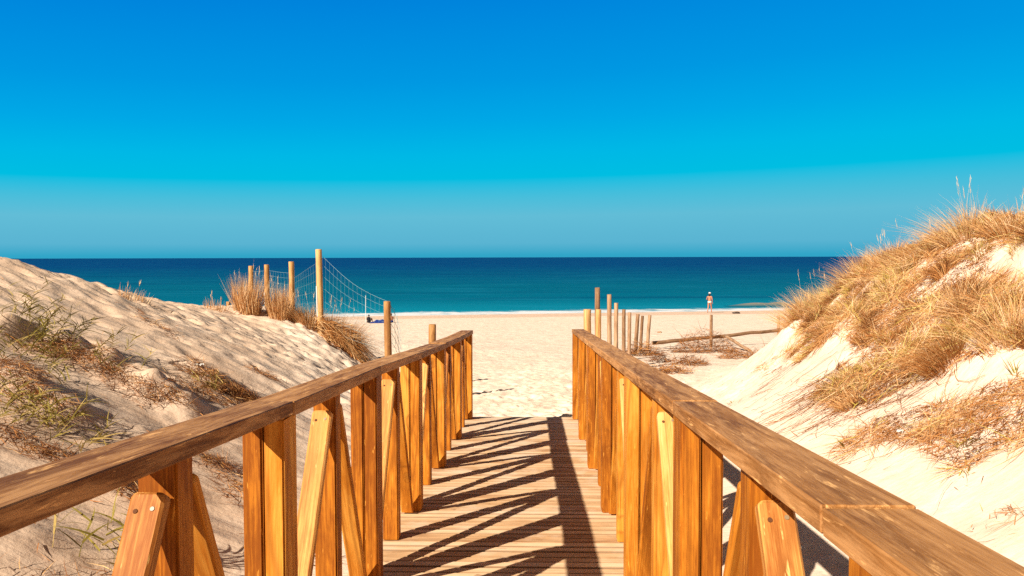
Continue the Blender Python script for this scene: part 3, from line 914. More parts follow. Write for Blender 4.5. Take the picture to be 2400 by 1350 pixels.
# ---- left dune litter: bands of dark twigs and dead leaves
def litter(bands, n, lo, hi, w=.005, up=.3):
    """bands: (px,py) polylines with a width in metres"""
    parts = []
    for pts, wd, share in bands:
        hs_ = [hit(*p) for p in pts]; hs_ = [h for h in hs_ if h is not None]
        k = int(n * share)
        i = rng.integers(0, len(hs_) - 1, k); f = rng.uniform(0, 1, k)
        A_ = np.array([[h.x, h.y] for h in hs_])
        XY = A_[i] * (1 - f)[:, None] + A_[i + 1] * f[:, None] + rng.normal(0, wd, (k, 2))
        cl = fbm(XY[:, 0] * 2.6, XY[:, 1] * 2.6, 2, 91)
        m = cl > -.10; XY = XY[m]; k = len(XY)
        d = rng.normal(0, 1, (k, 3)); d[:, 2] = rng.uniform(0, up, k)
        sgx, sgy = slope_dir(XY[:, 0], XY[:, 1])
        d[:, 2] += d[:, 0] * sgx + d[:, 1] * sgy
        Z = gzv(XY[:, 0], XY[:, 1]) + rng.uniform(0, .05, k)
        parts.append(ribbons(np.stack([XY[:, 0], XY[:, 1], Z], 1), d, rng.uniform(lo, hi, k), w * rng.uniform(.5, 1.5, k), rng.normal(0, .12, (k, 3)), rng.uniform(0, 1, k) ** 1.5, 2))
    return cat(parts)
bands = [([(40, 790), (160, 830), (260, 880), (380, 940), (440, 990)], .10, .30),
         ([(0, 860), (60, 900), (120, 960)], .14, .14), ([(440, 870), (500, 900), (560, 930), (600, 950)], .09, .22),
         ([(300, 700), (330, 750), (420, 800)], .05, .03), ([(0, 1010), (80, 1060), (160, 1080)], .06, .05),
         ([(30, 1290), (120, 1320), (200, 1345)], .10, .08), ([(470, 1080), (530, 1100), (560, 1190)], .07, .05),
         ([(230, 1130), (330, 1170)], .08, .06), ([(590, 870), (640, 890)], .05, .02), ([(440, 900), (520, 950)], .12, .05)]
v, q, t = litter(bands, 10500, .04, .17, w=.004)
o = link_mesh('dead_twigs', np_mesh('dead_twigs', v, q, t), M['twig'])
tag(o, 'dark dead twigs and leaves strewn in bands over the left dune', 'dead twigs', kind='stuff')

# thin sprinkle of straw on open sand near the dunes
X = np.concatenate([rng.uniform(-6.5, -1.3, 900), rng.uniform(.9, 4.5, 500), rng.normal(2.6, 1.4, 700)])
Y = np.concatenate([rng.uniform(2, 13, 900), rng.uniform(2, 14, 500), rng.normal(19, 4, 700)])
N = len(X); d = rng.normal(0, 1, (N, 3)); d[:, 2] = rng.uniform(0, .25, N)
sgx, sgy = slope_dir(X, Y); d[:, 2] += d[:, 0] * sgx + d[:, 1] * sgy
v, q, t = ribbons(np.stack([X, Y, gzv(X, Y) + .008], 1), d, rng.uniform(.02, .11, N), rng.uniform(.003, .007, N), rng.normal(0, .1, (N, 3)), rng.uniform(0, 1, N), 2)
o = link_mesh('straw_litter', np_mesh('straw_litter', v, q, t), M['twig'])
tag(o, 'loose bits of straw sprinkled over the open sand', 'straw', kind='stuff')

# ---- green reeds of the left dune
def reed(px, py, n, H, label, lean=(.35, 0), spread=.14, tint=(.2, .95), lw=.009, ll=.19):
    h_ = hit(px, py) or at_depth(px, py, 5)
    parts = []
    X = h_.x + rng.normal(0, spread, n); Y = h_.y + rng.normal(0, spread, n); Z = gzv(X, Y) - .01
    d = np.stack([rng.normal(lean[0], .4, n), rng.normal(lean[1], .3, n), np.ones(n)], 1)
    ln = H * rng.uniform(.5, 1.15, n); root = np.stack([X, Y, Z], 1)
    dr = rng.normal(0, .12, (n, 3)); dr[:, 2] = -.15; dr[:, 0] += .15
    parts.append(ribbons(root, d, ln, np.full(n, .006), dr, rng.uniform(.3, .9, n), 5))
    dd = d / np.linalg.norm(d, axis=1, keepdims=True)
    for k in range(9):
        tt = .22 + .088 * k
        p = root + dd * (ln * tt)[:, None] + dr * (ln * tt * tt)[:, None]
        sd_ = rng.normal(0, 1, (n, 3)); sd_[:, 2] = rng.uniform(-.2, .5, n)
        keep = rng.uniform(0, 1, n) < .85
        lv = dd * .55 + sd_ / np.linalg.norm(sd_, axis=1, keepdims=True) * .8
        drp = rng.normal(0, .1, (n, 3)); drp[:, 2] = -.25
        parts.append(ribbons(p[keep], lv[keep], (ll * rng.uniform(.6, 1.2, n))[keep], np.full(keep.sum(), lw), drp[keep], rng.uniform(tint[0], tint[1], n)[keep], 4))
    v, q, t = cat(parts)
    org = np.array(h_)
    return tag(link_mesh('reed_plant', np_mesh('reed_plant', v - org, q, t), M['green'], loc=tuple(org)), label, 'reed plant', 'green reeds on the left dune')
reed(85, 770, 16, .42, 'tall leafy green reed clump at the left edge below the dune crest', (.25, 0))
reed(20, 800, 14, .45, 'leafy green reed clump cut by the left edge of the view', (.1, 0))
reed(50, 850, 16, .32, 'low bushy reed clump in the dark litter of the left dune', (.5, 0))
reed(130, 800, 10, .26, 'small reed sprig right of the tall clump on the left dune', (.6, 0))
reed(245, 840, 9, .24, 'yellow green reed sprig in the middle of the dark twig band', (.5, 0), tint=(.5, 1))
reed(20, 960, 14, .26, 'bright green reed clump low at the left edge', (.6, 0), tint=(.5, .9))
reed(100, 1010, 14, .26, 'bright green reed clump on bare sand above the left handrail', (.7, 0), tint=(.5, .95))
reed(505, 925, 5, .20, 'single pale reed sprig beside the brown twig heap on the left dune', (.1, 0), tint=(.6, 1), spread=.05)
reed(195, 1060, 4, .16, 'few pale reed shoots beside the handrail on the left dune', (.2, 0), tint=(.7, 1), spread=.06)
reed(240, 1330, 9, .42, 'green reeds growing behind the nearest brace of the left railing', (.5, .2), tint=(.4, .9), lw=.014, ll=.24)
reed(690, 1320, 3, .16, 'small reed shoots seen between the posts of the left railing', (.3, 0), spread=.05)
def sprig(px, py, label, n=10, H=.16, tint=(.5, .9)):
    h_ = hit(px, py)
    return tuft('beach_sprig', h_.x, h_.y, .03, H, n, label, 'green sprig', 'green sprigs on the right dune', spread=1.0, mat='green', tint=tint, wid=.011, droop=.6)
sprig(1985, 1050, 'green sprig at the seaward tip of the lower grass band')
sprig(2260, 1045, 'broad green sprig in the middle of the lower grass band', 22, .15)
sprig(2270, 1110, 'small green sprig just under the lower grass band', 10, .10)
sprig(2385, 880, 'green sprig near the right edge above the lower grass band', 10, .2)
sprig(1715, 945, 'tiny green sprig on bare sand right of the right handrail', 14, .10)

# tufts along the wire fence
FT = [((580, 738), .80, .26, 650, (0, 0), 'tall straw tussock round the second fence post from the left', 5),
      ((655, 742), .72, .22, 600, (0, 0), 'straw tussock between the third and fourth fence posts', 4),
      ((505, 728), .26, .22, 90, (0, 0), 'sparse tuft beside the short fence post on the crest', 3),
      ((315, 704), .20, .20, 60, (.2, 0), 'sparse tuft alone on the skyline of the left dune', 2)]
for pp, H, R, nb, ln, lab, st in FT:
    h_ = hit(*pp, y0=8)
    if h_ is None or h_.y > 24: h_ = at_depth(pp[0], pp[1], 19.5); h_.z = gz(h_.x, h_.y)
    tuft('grass_tussock', h_.x, h_.y, R, H, nb, lab, 'grass tussock', 'tussocks along the wire fence', lean=ln, spread=.10, tint=(.3, .9), stalks=st, wid=.009, droop=.08)

# ------------------------------------------------------------------ round poles
def pole_bm(r, h, tip=.93, wob=.006, sides=14, split=False):
    bm = bmesh.new(); rings = []
    nz = max(3, int(h / .18))
    zs = [0] + [h * k / nz for k in range(1, nz)] + [h - r * .12, h]
    sd = random.uniform(0, 100)
    for i, z in enumerate(zs):
        rr = r * (1 - (1 - tip) * z / h)
        if i == len(zs) - 1: rr *= .86
        ring = []
        for k in range(sides):
            a = 2 * PI * k / sides
            q = rr * (1 + .05 * mnoise.noise(Vector((math.cos(a) * 1.5, math.sin(a) * 1.5, z * 2 + sd))))
            ox = wob * mnoise.noise(Vector((z * 1.5, sd, 0))); oy = wob * mnoise.noise(Vector((z * 1.5, 0, sd)))
            ring.append(bm.verts.new((q * math.cos(a) + ox, q * math.sin(a) + oy, z)))
        rings.append(ring)
    for a, b in zip(rings[:-1], rings[1:]):
        for k in range(sides):
            f = bm.faces.new((a[k], a[(k + 1) % sides], b[(k + 1) % sides], b[k])); f.smooth = True
    bm.faces.new(rings[-1]); bm.faces.new(rings[0][::-1])
    return bm

def post_at(px, pytop, d, r, name, mat, parent=None, tilt=(0, 0), sink=.25):
    top = at_depth(px, pytop, d)
    zb = gz(top.x, top.y) - sink
    h = top.z - zb
    o = link_mesh(name, bm_mesh(name, pole_bm(r, h)), mat, parent)
    off_ = Vector((0, 0, 0)) if parent is None else Vector(parent.location)
    o.location = Vector((top.x - tilt[0] * h, top.y - tilt[1] * h, zb)) - off_
    o.rotation_euler = (-math.atan(tilt[1]), math.atan(tilt[0]), random.uniform(0, .0))
    return o, top

def tube(bm, pts, r, sides=4):
    prev = None
    for i, p in enumerate(pts):
        p = Vector(p)
        d = (Vector(pts[min(i + 1, len(pts) - 1)]) - Vector(pts[max(i - 1, 0)])).normalized()
        a = d.orthogonal().normalized() if abs(d.z) > .9 else d.cross(Vector((0, 0, 1))).normalized()
        b = d.cross(a)
        ring = [bm.verts.new(p + (a * math.cos(2 * PI * k / sides) + b * math.sin(2 * PI * k / sides)) * r) for k in range(sides)]
        if prev:
            for k in range(sides):
                bm.faces.new((prev[k], prev[(k + 1) % sides], ring[(k + 1) % sides], ring[k]))
        prev = ring

M['paint'] = plain('worn_white_paint', (0.55, 0.50, 0.44), 0.7, 0.2)
M['wire'] = plain('galvanised_wire', (0.20, 0.32, 0.33), 0.45, 0.5)

# left wire fence
fence = empty('wire_fence', (-4.4, 15.9, gz(-4.4, 15.9)), 'wire mesh fence on round timber posts climbing the left dune', 'fence')
FP = [(1013, 760, 13.7, .070), (907, 706, 14.8, .071), (747, 584, 16.0, .069), (683, 613, 18.6, .069), (625, 620, 20.0, .068), (588, 623, 21.2, .068), (535, 707, 24.5, .068)]
tops = []
for i, (px, py, d, r) in enumerate(FP):
    p_, tp = post_at(px, py, d, r, 'post', M['pole'], fence, tilt=(-.012 if i == 2 else random.uniform(-.01, .01), 0))
    tops.append(tp)
    if i in (2, 3, 4):      # worn strip of white paint on the side towards the path
        zt = {2: .62, 3: .40, 4: .56}[i]
        h = tp.z - p_.location.z - fence.location.z
        bm = bmesh.new(); cols = []
        for k in range(4):
            a = math.radians(200 + k * 13)
            cols.append([bm.verts.new((math.cos(a) * (r + .004), math.sin(a) * (r + .004), z)) for z in (h * .30, h * zt)])
        for a, b in zip(cols[:-1], cols[1:]): bm.faces.new((a[0], b[0], b[1], a[1]))
        me = bm_mesh('paint_strip', bm)
        link_mesh('paint_strip', me, M['paint'], p_)
bm = bmesh.new()
org = Vector(fence.location)
def net(A, B, ha, hb, sag, rows=7, cols=14, r=.0016):
    A, B = Vector(A), Vector(B)
    def pt(u, v):
        p = A.lerp(B, u); hh = ha * (1 - u) + hb * u
        s = -4 * sag * u * (1 - u)
        z = p.z - hh * v + s * (1 - .4 * v)
        z = max(z, gz(p.x, p.y) + .01) if v > .5 else z
        return Vector((p.x + .01 * math.sin(9 * u + 5 * v), p.y, z)) - org
    for k in range(rows):
        v = (k / (rows - 1)) ** 1.15
        tube(bm, [pt(u / 12, v) for u in range(13)], r * (1.5 if k == 0 else 1), 4)
    for k in range(cols + 1):
        tube(bm, [pt(k / cols, v / 5) for v in range(6)], r * .7, 3)
dz = Vector((0, 0, -.03))
def back(p): return Vector(p) + Vector((0, .075, 0))
net(back(tops[2]) + Vector((.03, 0, -.12)), back(tops[1]) + Vector((0, 0, -.01)), 1.45, .9, .12, cols=16)
net(back(tops[3]) + Vector((0, 0, -.40)), back(tops[2]) + Vector((0, 0, -.22)), 1.0, 1.35, .02, cols=13)
net(back(tops[4]) + dz * 5, back(tops[3]) + Vector((0, 0, -.28)), 1.0, 1.0, .01, cols=9)
net(back(tops[5]) + dz * 5, back(tops[4]) + dz * 5, 1.0, 1.0, .01, cols=6)
# loose end drooping past the last tall post
e0 = back(tops[1]) + Vector((0, 0, -.05))
for k in range(5):
    tube(bm, [e0 - org + Vector((.24 * u / 6, .03 * k, -.18 * k - .42 * (u / 6) ** 2.2 - .02 * u)) for u in range(7)], .0042, 4)
for u in range(1, 4):
    tube(bm, [e0 - org + Vector((.24 * u / 4, .03 * k, -.18 * k - .42 * (u / 4) ** 2.2)) for k in range(5)], .003, 3)
link_mesh('wire_netting', bm_mesh('wire_netting', bm), M['wire'], fence)

# heavy tussocks at the dune edge by the tall post
def hitp(px, py, d0=8):
    return hit(px, py, y0=d0)
h_ = hitp(715, 760); tuft('grass_tussock', h_.x, h_.y, .26, .55, 700, 'low straw tussock left of the tallest fence post', 'grass tussock', 'tussocks along the wire fence', lean=(-.2, 0), spread=.6, tint=(.35, .95), wid=.009, stalks=5)
x_, y_ = tops[2].x + .25, tops[2].y + .45
tuft('grass_tussock', x_, y_, .26, .82, 900, 'dark upright tussock behind the tallest fence post', 'grass tussock', 'tussocks along the wire fence', lean=(.1, 0), spread=.5, tint=(.0, .7), wid=.009, stalks=8)
x_, y_ = tops[2].x + .35, tops[2].y - .05
def cascade(x, y, n, label):
    X = x + rng.normal(0, .16, n); Y = y + rng.normal(0, .16, n); Z = gzv(X, Y) + rng.uniform(0, .35, n)
    d = np.stack([rng.normal(.75, .3, n), rng.normal(-.15, .3, n), rng.normal(.05, .3, n)], 1)
    dr = rng.normal(0, .1, (n, 3)); dr[:, 2] = -rng.uniform(.35, .9, n)
    v, q, t = ribbons(np.stack([X, Y, Z], 1), d, rng.uniform(.3, .85, n), np.full(n, .010), dr, rng.uniform(0, .8, n), 5)
    v[:, 2] = np.maximum(v[:, 2], gzv(v[:, 0], v[:, 1]) + rng.uniform(0, .05, len(v)))
    og = np.array([x, y, gz(x, y)])
    return tag(link_mesh('grass_tussock', np_mesh('grass_tussock', v - og, q, t), M['straw'], loc=tuple(og)), label, 'grass tussock', 'tussocks along the wire fence')
cascade(x_, y_, 1500, 'brown tussock spilling down the dune edge right of the tallest fence post')

# right row of stakes
ST = [(1377, 725, 13.6, .070, 'pole', 'thick pale post right behind the end of the right handrail'),
      (1403, 725, 15.9, .060, 'pole', 'pale split post just right of the thick one behind the right handrail'),
      (1400, 674, 17.0, .058, 'oldpole', 'tallest grey brown stake of the right hand row, topping the sea foam'),
      (1428, 690, 18.5, .055, 'oldpole', 'second tallest stake of the right hand row'),
      (1444.5, 710, 19.5, .054, 'oldpole', 'knobbly stake right of the second tallest in the right hand row'),
      (1462, 725, 21.7, .053, 'oldpole', 'slim stake fourth from the tallest in the right hand row'),
      (1475.5, 732, 23.0, .054, 'oldpole', 'slim stake left of the leaning pair in the right hand row'),
      (1495, 736, 24.0, .060, 'oldpole', 'thick leaning stake of the pair near the end of the right hand row'),
      (1506, 740, 25.0, .050, 'oldpole', 'thin leaning stake of the pair near the end of the right hand row'),
      (1523, 738, 26.0, .058, 'oldpole', 'last leaning stake of the right hand row next to the log rail')]
for i, (px, py, d, r, mt, lab) in enumerate(ST):
    o, tp = post_at(px, py, d, r, 'fence_stake', M[mt], None, tilt=((.075 if i == 9 else .06) if i >= 7 else random.uniform(-.015, .015), 0))
    tag(o, lab, 'stake', 'row of stakes right of the boardwalk')

# log rail with two posts
pA, pB = at_depth(1667, 738, 26.6), at_depth(1825, 740, 28.8)
lr = empty('log_fence', (pA.x, pA.y, gz(pA.x, pA.y)), 'low log rail on two thin posts in front of the bare beach', 'fence')
lo_ = Vector(lr.location)
for tp in (pA, pB):
    zb = gz(tp.x, tp.y) - .25
    o = link_mesh('post', bm_mesh('post', pole_bm(.052, tp.z - zb)), M['oldpole'], lr); o.location = Vector((tp.x, tp.y, zb)) - lo_
def log_between(name, A, B, r, mat, parent=None):
    A, B = Vector(A), Vector(B); d = B - A
    o = link_mesh(name, bm_mesh(name, pole_bm(r, d.length, wob=.03)), mat, parent)
    o.rotation_mode = 'QUATERNION'; o.rotation_quaternion = d.to_track_quat('Z', 'Y')
    o.location = A - (lo_ if parent is lr else Vector((0, 0, 0)))
    return o
log_between('rail', at_depth(1530, 804, 25.6), at_depth(1838, 773, 28.6), .062, M['oldpole'], lr)
A = at_depth(1700, 789, 26.0); B = at_depth(1760, 817, 24.2); B.z = gz(B.x, B.y) + .03
tag(log_between('fallen_pole', A, B, .05, M['oldpole']), 'weathered pole leaning down from the log rail to the sand', 'pole')

# brush piles of dead branches
def brush(px, py, d, w, hgt, n, label, tint=1.0, depth=.5):
    c = at_depth(px, py, d); c.z = gz(c.x, c.y)
    parts = []
    a = rng.uniform(0, 2 * PI, n); r = np.sqrt(rng.uniform(0, 1, n))
    X = c.x + w * r * np.cos(a); Y = c.y + depth * r * np.sin(a)
    Z = gzv(X, Y) + hgt * 1.5 * (1 - r ** 2) * rng.uniform(0, 1, n)
    d_ = rng.normal(0, 1, (n, 3)); d_[:, 2] *= .5
    dr = rng.normal(0, .25, (n, 3))
    v, q, t = ribbons(np.stack([X, Y, Z], 1), d_, rng.uniform(.08, .42, n), rng.uniform(.006, .016, n), dr, np.clip(rng.uniform(0, tint, n), 0, 1), 3)
    v[:, 2] = np.maximum(v[:, 2], gzv(v[:, 0], v[:, 1]))
    og = np.array([c.x, c.y, c.z])
    return tag(link_mesh('brush_pile', np_mesh('brush_pile', v - og, q, t), M['twig'], loc=tuple(og)), label, 'brush pile', 'heaps of dead brush on the sand')
brush(1500, 815, 23.5, .55, .32, 700, 'heap of dead brush at the foot of the last leaning stakes', .9)
brush(1650, 800, 24.5, 1.05, .50, 1500, 'largest tangled heap of dead brush hanging over the log rail', .75)
brush(1620, 835, 20.5, .45, .16, 450, 'small dark brush heap on the sand in front of the log rail', .6)
brush(1570, 860, 18.5, .55, .14, 500, 'low brush heap nearest to the right handrail', .9)
brush(1730, 822, 22.5, .60, .14, 450, 'low brush heap under the fallen pole', .8)
brush(1800, 808, 21.5, .55, .20, 600, 'brush heap running into the foot of the right dune', .85)
brush(1545, 826, 21.5, .30, .22, 250, 'upright dark twisted branches beside the leaning stakes', .35)

# ------------------------------------------------------------------ marks on the far beach
def lump(name, c, s, mat, label, cat_, sub=3, amp=.25, seed=0):
    bm = bmesh.new(); bmesh.ops.create_icosphere(bm, subdivisions=sub, radius=1)
    for v in bm.verts:
        v.co *= 1 + amp * mnoise.noise(v.co * 1.7 + Vector((seed, 0, 0)))
        v.co = Vector((v.co.x * s[0], v.co.y * s[1], v.co.z * s[2]))
    for f in bm.faces: f.smooth = True
    o = link_mesh(name, bm_mesh(name, bm), mat); o.location = c
    return tag(o, label, cat_)
c = at_depth(1725, 739, 63); c.z = gz(c.x, c.y) + .06
lump('driftwood', c, (.34, .16, .10), plain('wet_driftwood', (.05, .03, .02)), 'small dark driftwood lump on the beach right of the walker', 'driftwood', seed=3)
c = at_depth(1546, 771, 36); c.z = gz(c.x, c.y) + .02
lump('driftwood', c, (.10, .08, .05), M['oldpole'], 'tiny brown driftwood bit on the pale beach above the log rail', 'driftwood', seed=7)

def scrap(px, py, s, label):
    h_ = hit(px, py) or at_depth(px, py, 9)
    bm = bmesh.new()
    bmesh.ops.create_grid(bm, x_segments=7, y_segments=7, size=s)
    for v in bm.verts:
        q = mnoise.noise_vector(v.co * (2.5 / s) * .6 + Vector((px, 0, 0)))
        v.co = v.co * .8 + q * s * .75; v.co.z += s * .55
    me = bm_mesh('paper_scrap', bm)
    o = link_mesh('paper_scrap', me, plain('scrap_white', (.75, .74, .68), .6)); o.location = h_
    sm = o.modifiers.new('thick', 'SOLIDIFY'); sm.thickness = .002
    return tag(o, label, 'scrap')
scrap(468, 868, .045, 'crumpled white scrap lying in the twigs of the left dune')
scrap(2111, 1018, .028, 'small crumpled white scrap in the lower grass band of the right dune')

# breaking wave off the right side
bm = bmesh.new()
wv = []
NU, NV = 60, 10
c0 = Vector((18.5, 78.0, SEA)); 
for i in range(NU + 1):
    u = i / NU; row = []
    env = math.sin(PI * u) ** .7
    for j in range(NV + 1):
        v_ = j / NV
        x = c0.x + 8.5 * u; yb = c0.y + 2.0 * u + (v_ - .5) * 4.0
        z = SEA + .02 + env * .36 * math.exp(-((v_ - .42) / .22) ** 2) * (1 + .35 * mnoise.noise(Vector((u * 7, v_ * 2, 3)))) - .05
        row.append(bm.verts.new((x, yb, z)))
    wv.append(row)
for i in range(NU):
    for j in range(NV):
        f = bm.faces.new((wv[i][j], wv[i + 1][j], wv[i + 1][j + 1], wv[i][j + 1])); f.smooth = True
n = NT('wave_water')
pos = n.n('ShaderNodeNewGeometry').outputs['Position']
zz = n.n('ShaderNodeSeparateXYZ'); n.l(pos, zz.inputs[0])
fo = n.noise(n.mapping(pos, (.9, 1.2, 1.5)), 1.2, 5, .7)
ht = n.math('MULTIPLY_ADD', zz.outputs['Z'], 1.6, 3.35 * 1.6)
ff = n.math('ADD', n.math('MULTIPLY', fo, 1.0), n.math('MULTIPLY', ht, .22))
col = n.ramp(ht, [(0.05, (.0, .09, .13)), (0.35, (.16, .16, .13)), (0.8, (.34, .21, .14))])
col = n.mix(n.ramp(ff, [(.68, 0.), (.80, .8)]), col, (.6, .58, .55))
n.base(col); n.rough(.5); n.spec(.1)
o = link_mesh('wave', bm_mesh('wave', bm), n.m)
tag(o, 'small brownish wave breaking off the right part of the beach', 'wave', kind='structure')

# ------------------------------------------------------------------ people
M['skin'] = plain('tanned_skin', (.40, .155, .08), .55, .35)
M['hair'] = plain('dark_hair', (.03, .015, .01), .6, .3)
M['black'] = plain('black_cloth', (.012, .012, .018), .9, .1)
M['white'] = plain('white_cloth', (.72, .70, .66), .8, .2)
M['blue'] = plain('blue_cloth', (.008, .025, .14), .8, .2)
M['red'] = plain('red_cloth', (.35, .03, .02), .8, .2)

def body(joints, edges, radii, root='pelvis'):
    names = list(joints); bm = bmesh.new()
    me = bpy.data.meshes.new('person')
    order = {k: i for i, k in enumerate(names)}
    me.from_pydata([joints[k] for k in names], [(order[a], order[b]) for a, b in edges], [])
    o = bpy.data.objects.new('person', me); C.objects.link(o)
    bm.free()
    me.materials.append(M['skin'])
    md = o.modifiers.new('skin', 'SKIN'); md.use_smooth_shade = True; md.branch_smoothing = .35
    if not me.skin_vertices: 
        pass
    sv = me.skin_vertices[0].data
    for k in names:
        r = radii[k]; sv[order[k]].radius = r if isinstance(r, tuple) else (r, r)
        sv[order[k]].use_root = (k == root)
    ss = o.modifiers.new('sub', 'SUBSURF'); ss.levels = 2; ss.render_levels = 2
    return o

def add_hand(J, E, Rr, s, wrist, fdir, pdir):
    """five fingers: fdir along the hand, pdir across the palm towards the thumb"""
    f = Vector(fdir).normalized(); p = Vector(pdir); p = (p - f * p.dot(f)).normalized(); nn = f.cross(p)
    w = Vector(J[wrist])
    pm = w + f * .055
    J['palm' + s] = tuple(pm); Rr['palm' + s] = (.036, .018); E.append((wrist, 'palm' + s))
    for i, (o_, l_) in enumerate(((.028, .070), (.010, .080), (-.009, .074), (-.027, .058))):
        a = w + f * .095 + p * o_; b = a + f * l_ * .5 + nn * .008; c = a + f * l_ * .85 + nn * .028
        for t, q_, r_ in (('a', a, .010), ('b', b, .009), ('c', c, .0075)):
            J[f'f{i}{t}{s}'] = tuple(q_); Rr[f'f{i}{t}{s}'] = r_
        E += [('palm' + s, f'f{i}a{s}'), (f'f{i}a{s}', f'f{i}b{s}'), (f'f{i}b{s}', f'f{i}c{s}')]
    a = w + f * .035 + p * .040; b = w + f * .075 + p * .060
    J['ta' + s] = tuple(a); J['tb' + s] = tuple(b); Rr['ta' + s] = .011; Rr['tb' + s] = .009
    E += [('palm' + s, 'ta' + s), ('ta' + s, 'tb' + s)]

def stand_person(loc, rz, label):
    J = {'pelvis': (0, 0, .92), 'waist': (0, .01, 1.06), 'chest': (0, .0, 1.26), 'neck': (0, .01, 1.44), 'head': (0, -.01, 1.55), 'crown': (0, -.01, 1.64), 'nose': (0, -.105, 1.55)}
    Rr = {'pelvis': (.16, .11), 'waist': (.125, .09), 'chest': (.155, .10), 'neck': .052, 'head': (.075, .09), 'crown': (.07, .085), 'nose': .014}
    E = [('pelvis', 'waist'), ('waist', 'chest'), ('chest', 'neck'), ('neck', 'head'), ('head', 'crown'), ('head', 'nose')]
    for s, sg, st in (('L', -1, .13), ('R', 1, -.14)):
        J['hip' + s] = (sg * .09, -st * .1, .84); J['knee' + s] = (sg * .095, -.06 - st * .8, .47); J['ank' + s] = (sg * .09, -st * 1.6 + (.05 if st < 0 else 0), .08 + (.03 if st < 0 else 0))
        J['toe' + s] = (sg * .10, -st * 1.6 - .15, .028)
        Rr['hip' + s] = .088; Rr['knee' + s] = .056; Rr['ank' + s] = .036; Rr['toe' + s] = (.036, .02)
        E += [('pelvis', 'hip' + s), ('hip' + s, 'knee' + s), ('knee' + s, 'ank' + s), ('ank' + s, 'toe' + s)]
        J['sho' + s] = (sg * .165, .01, 1.37); Rr['sho' + s] = .052
        if s == 'L':
            J['elb' + s] = (sg * .23, .06, 1.10); J['wri' + s] = (sg * .22, -.06, .88); fd = (0, -.3, -1)
        else:
            J['elb' + s] = (sg * .24, .05, 1.12); J['wri' + s] = (sg * .13, -.16, 1.02); fd = (-.5, -.6, .1)
        Rr['elb' + s] = .037; Rr['wri' + s] = .025
        E += [('chest', 'sho' + s), ('sho' + s, 'elb' + s), ('elb' + s, 'wri' + s)]
        add_hand(J, E, Rr, s, 'wri' + s, fd, (-sg * .3, -1, .2))
    o = body(J, E, Rr); o.location = loc; o.rotation_euler = (0, 0, rz)
    def blob(name, c, s, mat, cut=None, seed=1):
        bm = bmesh.new(); bmesh.ops.create_icosphere(bm, subdivisions=3, radius=1)
        for v in bm.verts:
            if cut is not None and v.co.z < cut: v.co.z = cut
            v.co = Vector((v.co.x * s[0], v.co.y * s[1], v.co.z * s[2])) * (1 + .05 * mnoise.noise(v.co * 3))
        for f in bm.faces: f.smooth = True
        q_ = link_mesh(name, bm_mesh(name, bm), M[mat], o); q_.location = c; return q_
    blob('hair', (0, .05, 1.52), (.088, .085, .17), 'hair')
    blob('cap', (0, -.005, 1.625), (.098, .115, .085), 'white', cut=-.2)
    blob('swim_bottoms', (0, .0, .90), (.170, .130, .075), 'white', cut=-.7)
    for sg in (-1, 1): blob('eye', (sg * .03, -.098, 1.575), (.010, .008, .007), 'hair')
    blob('mouth', (0, -.096, 1.508), (.022, .008, .006), 'red')
    return tag(o, label, 'person')
c = at_depth(1663, 736, 66); c.z = gz(c.x, c.y)
stand_person(c, math.radians(150), 'person in a white cap and white swim bottoms walking barefoot along the water')

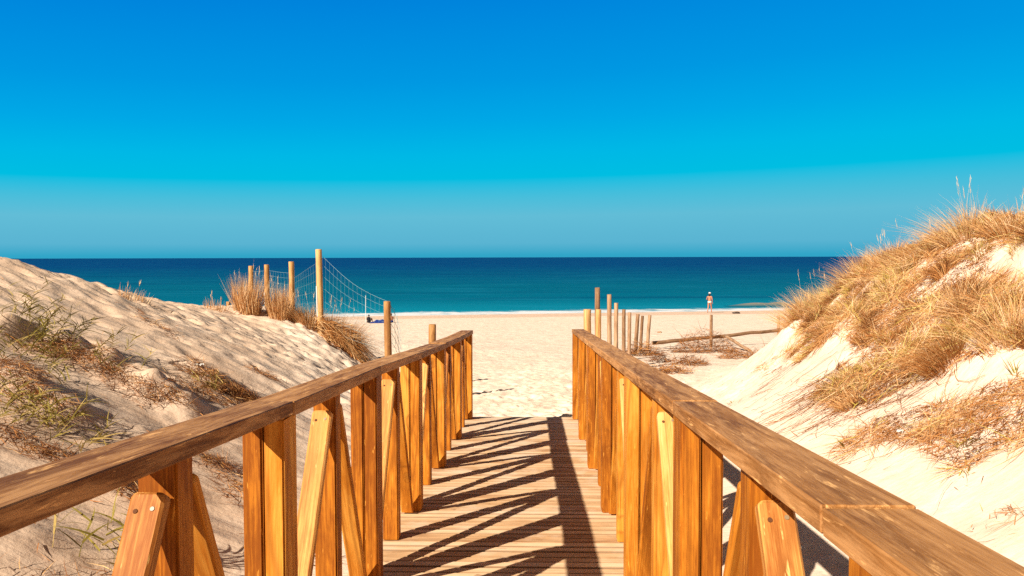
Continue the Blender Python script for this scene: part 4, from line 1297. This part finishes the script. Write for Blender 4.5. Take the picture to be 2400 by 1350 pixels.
def sit_person(loc, rz, shirt, label, sc=1.0, legs='black'):
    J = {'pelvis': (0, 0, .12), 'waist': (0, .02, .26), 'chest': (0, -.02, .44), 'neck': (0, -.04, .60), 'head': (0, -.07, .70), 'crown': (0, -.07, .78), 'nose': (0, -.17, .70)}
    Rr = {'pelvis': (.16, .12), 'waist': (.13, .10), 'chest': (.16, .11), 'neck': .055, 'head': (.075, .09), 'crown': (.068, .085), 'nose': .014}
    E = [('pelvis', 'waist'), ('waist', 'chest'), ('chest', 'neck'), ('neck', 'head'), ('head', 'crown'), ('head', 'nose')]
    for s, sg in (('L', -1), ('R', 1)):
        J['hip' + s] = (sg * .10, -.08, .11); J['knee' + s] = (sg * .16, -.42, .42); J['ank' + s] = (sg * .12, -.62, .07); J['toe' + s] = (sg * .12, -.78, .04)
        Rr['hip' + s] = .09; Rr['knee' + s] = .06; Rr['ank' + s] = .038; Rr['toe' + s] = (.036, .022)
        E += [('pelvis', 'hip' + s), ('hip' + s, 'knee' + s), ('knee' + s, 'ank' + s), ('ank' + s, 'toe' + s)]
        J['sho' + s] = (sg * .17, -.03, .54); J['elb' + s] = (sg * .25, -.22, .36); J['wri' + s] = (sg * .16, -.42, .47)
        Rr['sho' + s] = .054; Rr['elb' + s] = .038; Rr['wri' + s] = .026
        E += [('chest', 'sho' + s), ('sho' + s, 'elb' + s), ('elb' + s, 'wri' + s)]
        add_hand(J, E, Rr, s, 'wri' + s, (-sg * .5, -.8, -.1), (0, 0, 1))
    o = body(J, E, Rr); o.location = loc; o.rotation_euler = (0, 0, rz); o.scale = (sc,) * 3
    def shell(name, c, s, mat, lo=-1, hi=1):
        bm = bmesh.new(); bmesh.ops.create_icosphere(bm, subdivisions=3, radius=1)
        for v in bm.verts:
            v.co.z = min(hi, max(lo, v.co.z))
            v.co = Vector((v.co.x * s[0], v.co.y * s[1], v.co.z * s[2])) * (1 + .05 * mnoise.noise(v.co * 3))
        for f in bm.faces: f.smooth = True
        q_ = link_mesh(name, bm_mesh(name, bm), M[mat], o); q_.location = c; return q_
    if shirt: shell('shirt', (0, -.01, .38), (.215, .16, .27), shirt, -.95, .9)
    shell('shorts', (0, -.02, .11), (.205, .19, .12), legs, -.9, .9)
    shell('hair', (0, -.045, .745), (.094, .110, .115), 'hair', -.6)
    for sg in (-1, 1): shell('eye', (sg * .03, -.163, .725), (.010, .008, .007), 'hair')
    shell('mouth', (0, -.160, .66), (.022, .008, .006), 'red')
    return tag(o, label, 'person')
c = at_depth(864, 752, 50); c.z = gz(c.x, c.y)
sit_person(c, math.radians(165), 'black', 'person in a black top sitting on the sand facing the sea', .62)
c2 = at_depth(917, 752, 50); c2.z = gz(c2.x, c2.y)
sit_person(c2, math.radians(200), None, 'person with a bare tanned back sitting half hidden behind a fence post', .70, 'blue')
# blue towel heap between the two
bm = bmesh.new(); bmesh.ops.create_grid(bm, x_segments=30, y_segments=14, size=1)
a = at_depth(890, 752, 49.6); a.z = gz(a.x, a.y)
for v in bm.verts:
    x, y = v.co.x, v.co.y
    v.co = Vector((x * .62, y * .30, .03 + .22 * max(0, (1 - x * x)) * max(0, 1 - y * y) * (.7 + .9 * mnoise.noise(Vector((x * 2, y * 2, 5))))))
for f in bm.faces: f.smooth = True
o = link_mesh('beach_towel', bm_mesh('beach_towel', bm), M['blue']); o.location = a; o.rotation_euler = (0, 0, .1)
sm = o.modifiers.new('thick', 'SOLIDIFY'); sm.thickness = .012
tag(o, 'rumpled blue beach towel between the two sitting people', 'towel')
# fishing rod stuck in the sand
b_ = at_depth(857, 750, 49.5); zb = gz(b_.x, b_.y)
bm = bmesh.new(); tube(bm, [(0, 0, -.15), (0, 0, .8), (.005, 0, 1.3), (.012, 0, 1.75)], .013, 6)
rod = link_mesh('rod', bm_mesh('rod', bm), M['white']); rod.location = (b_.x, b_.y, zb)
tag(rod, 'thin white rod stuck upright in the sand beside the person in black', 'fishing rod'); rod.name = 'fishing_rod'
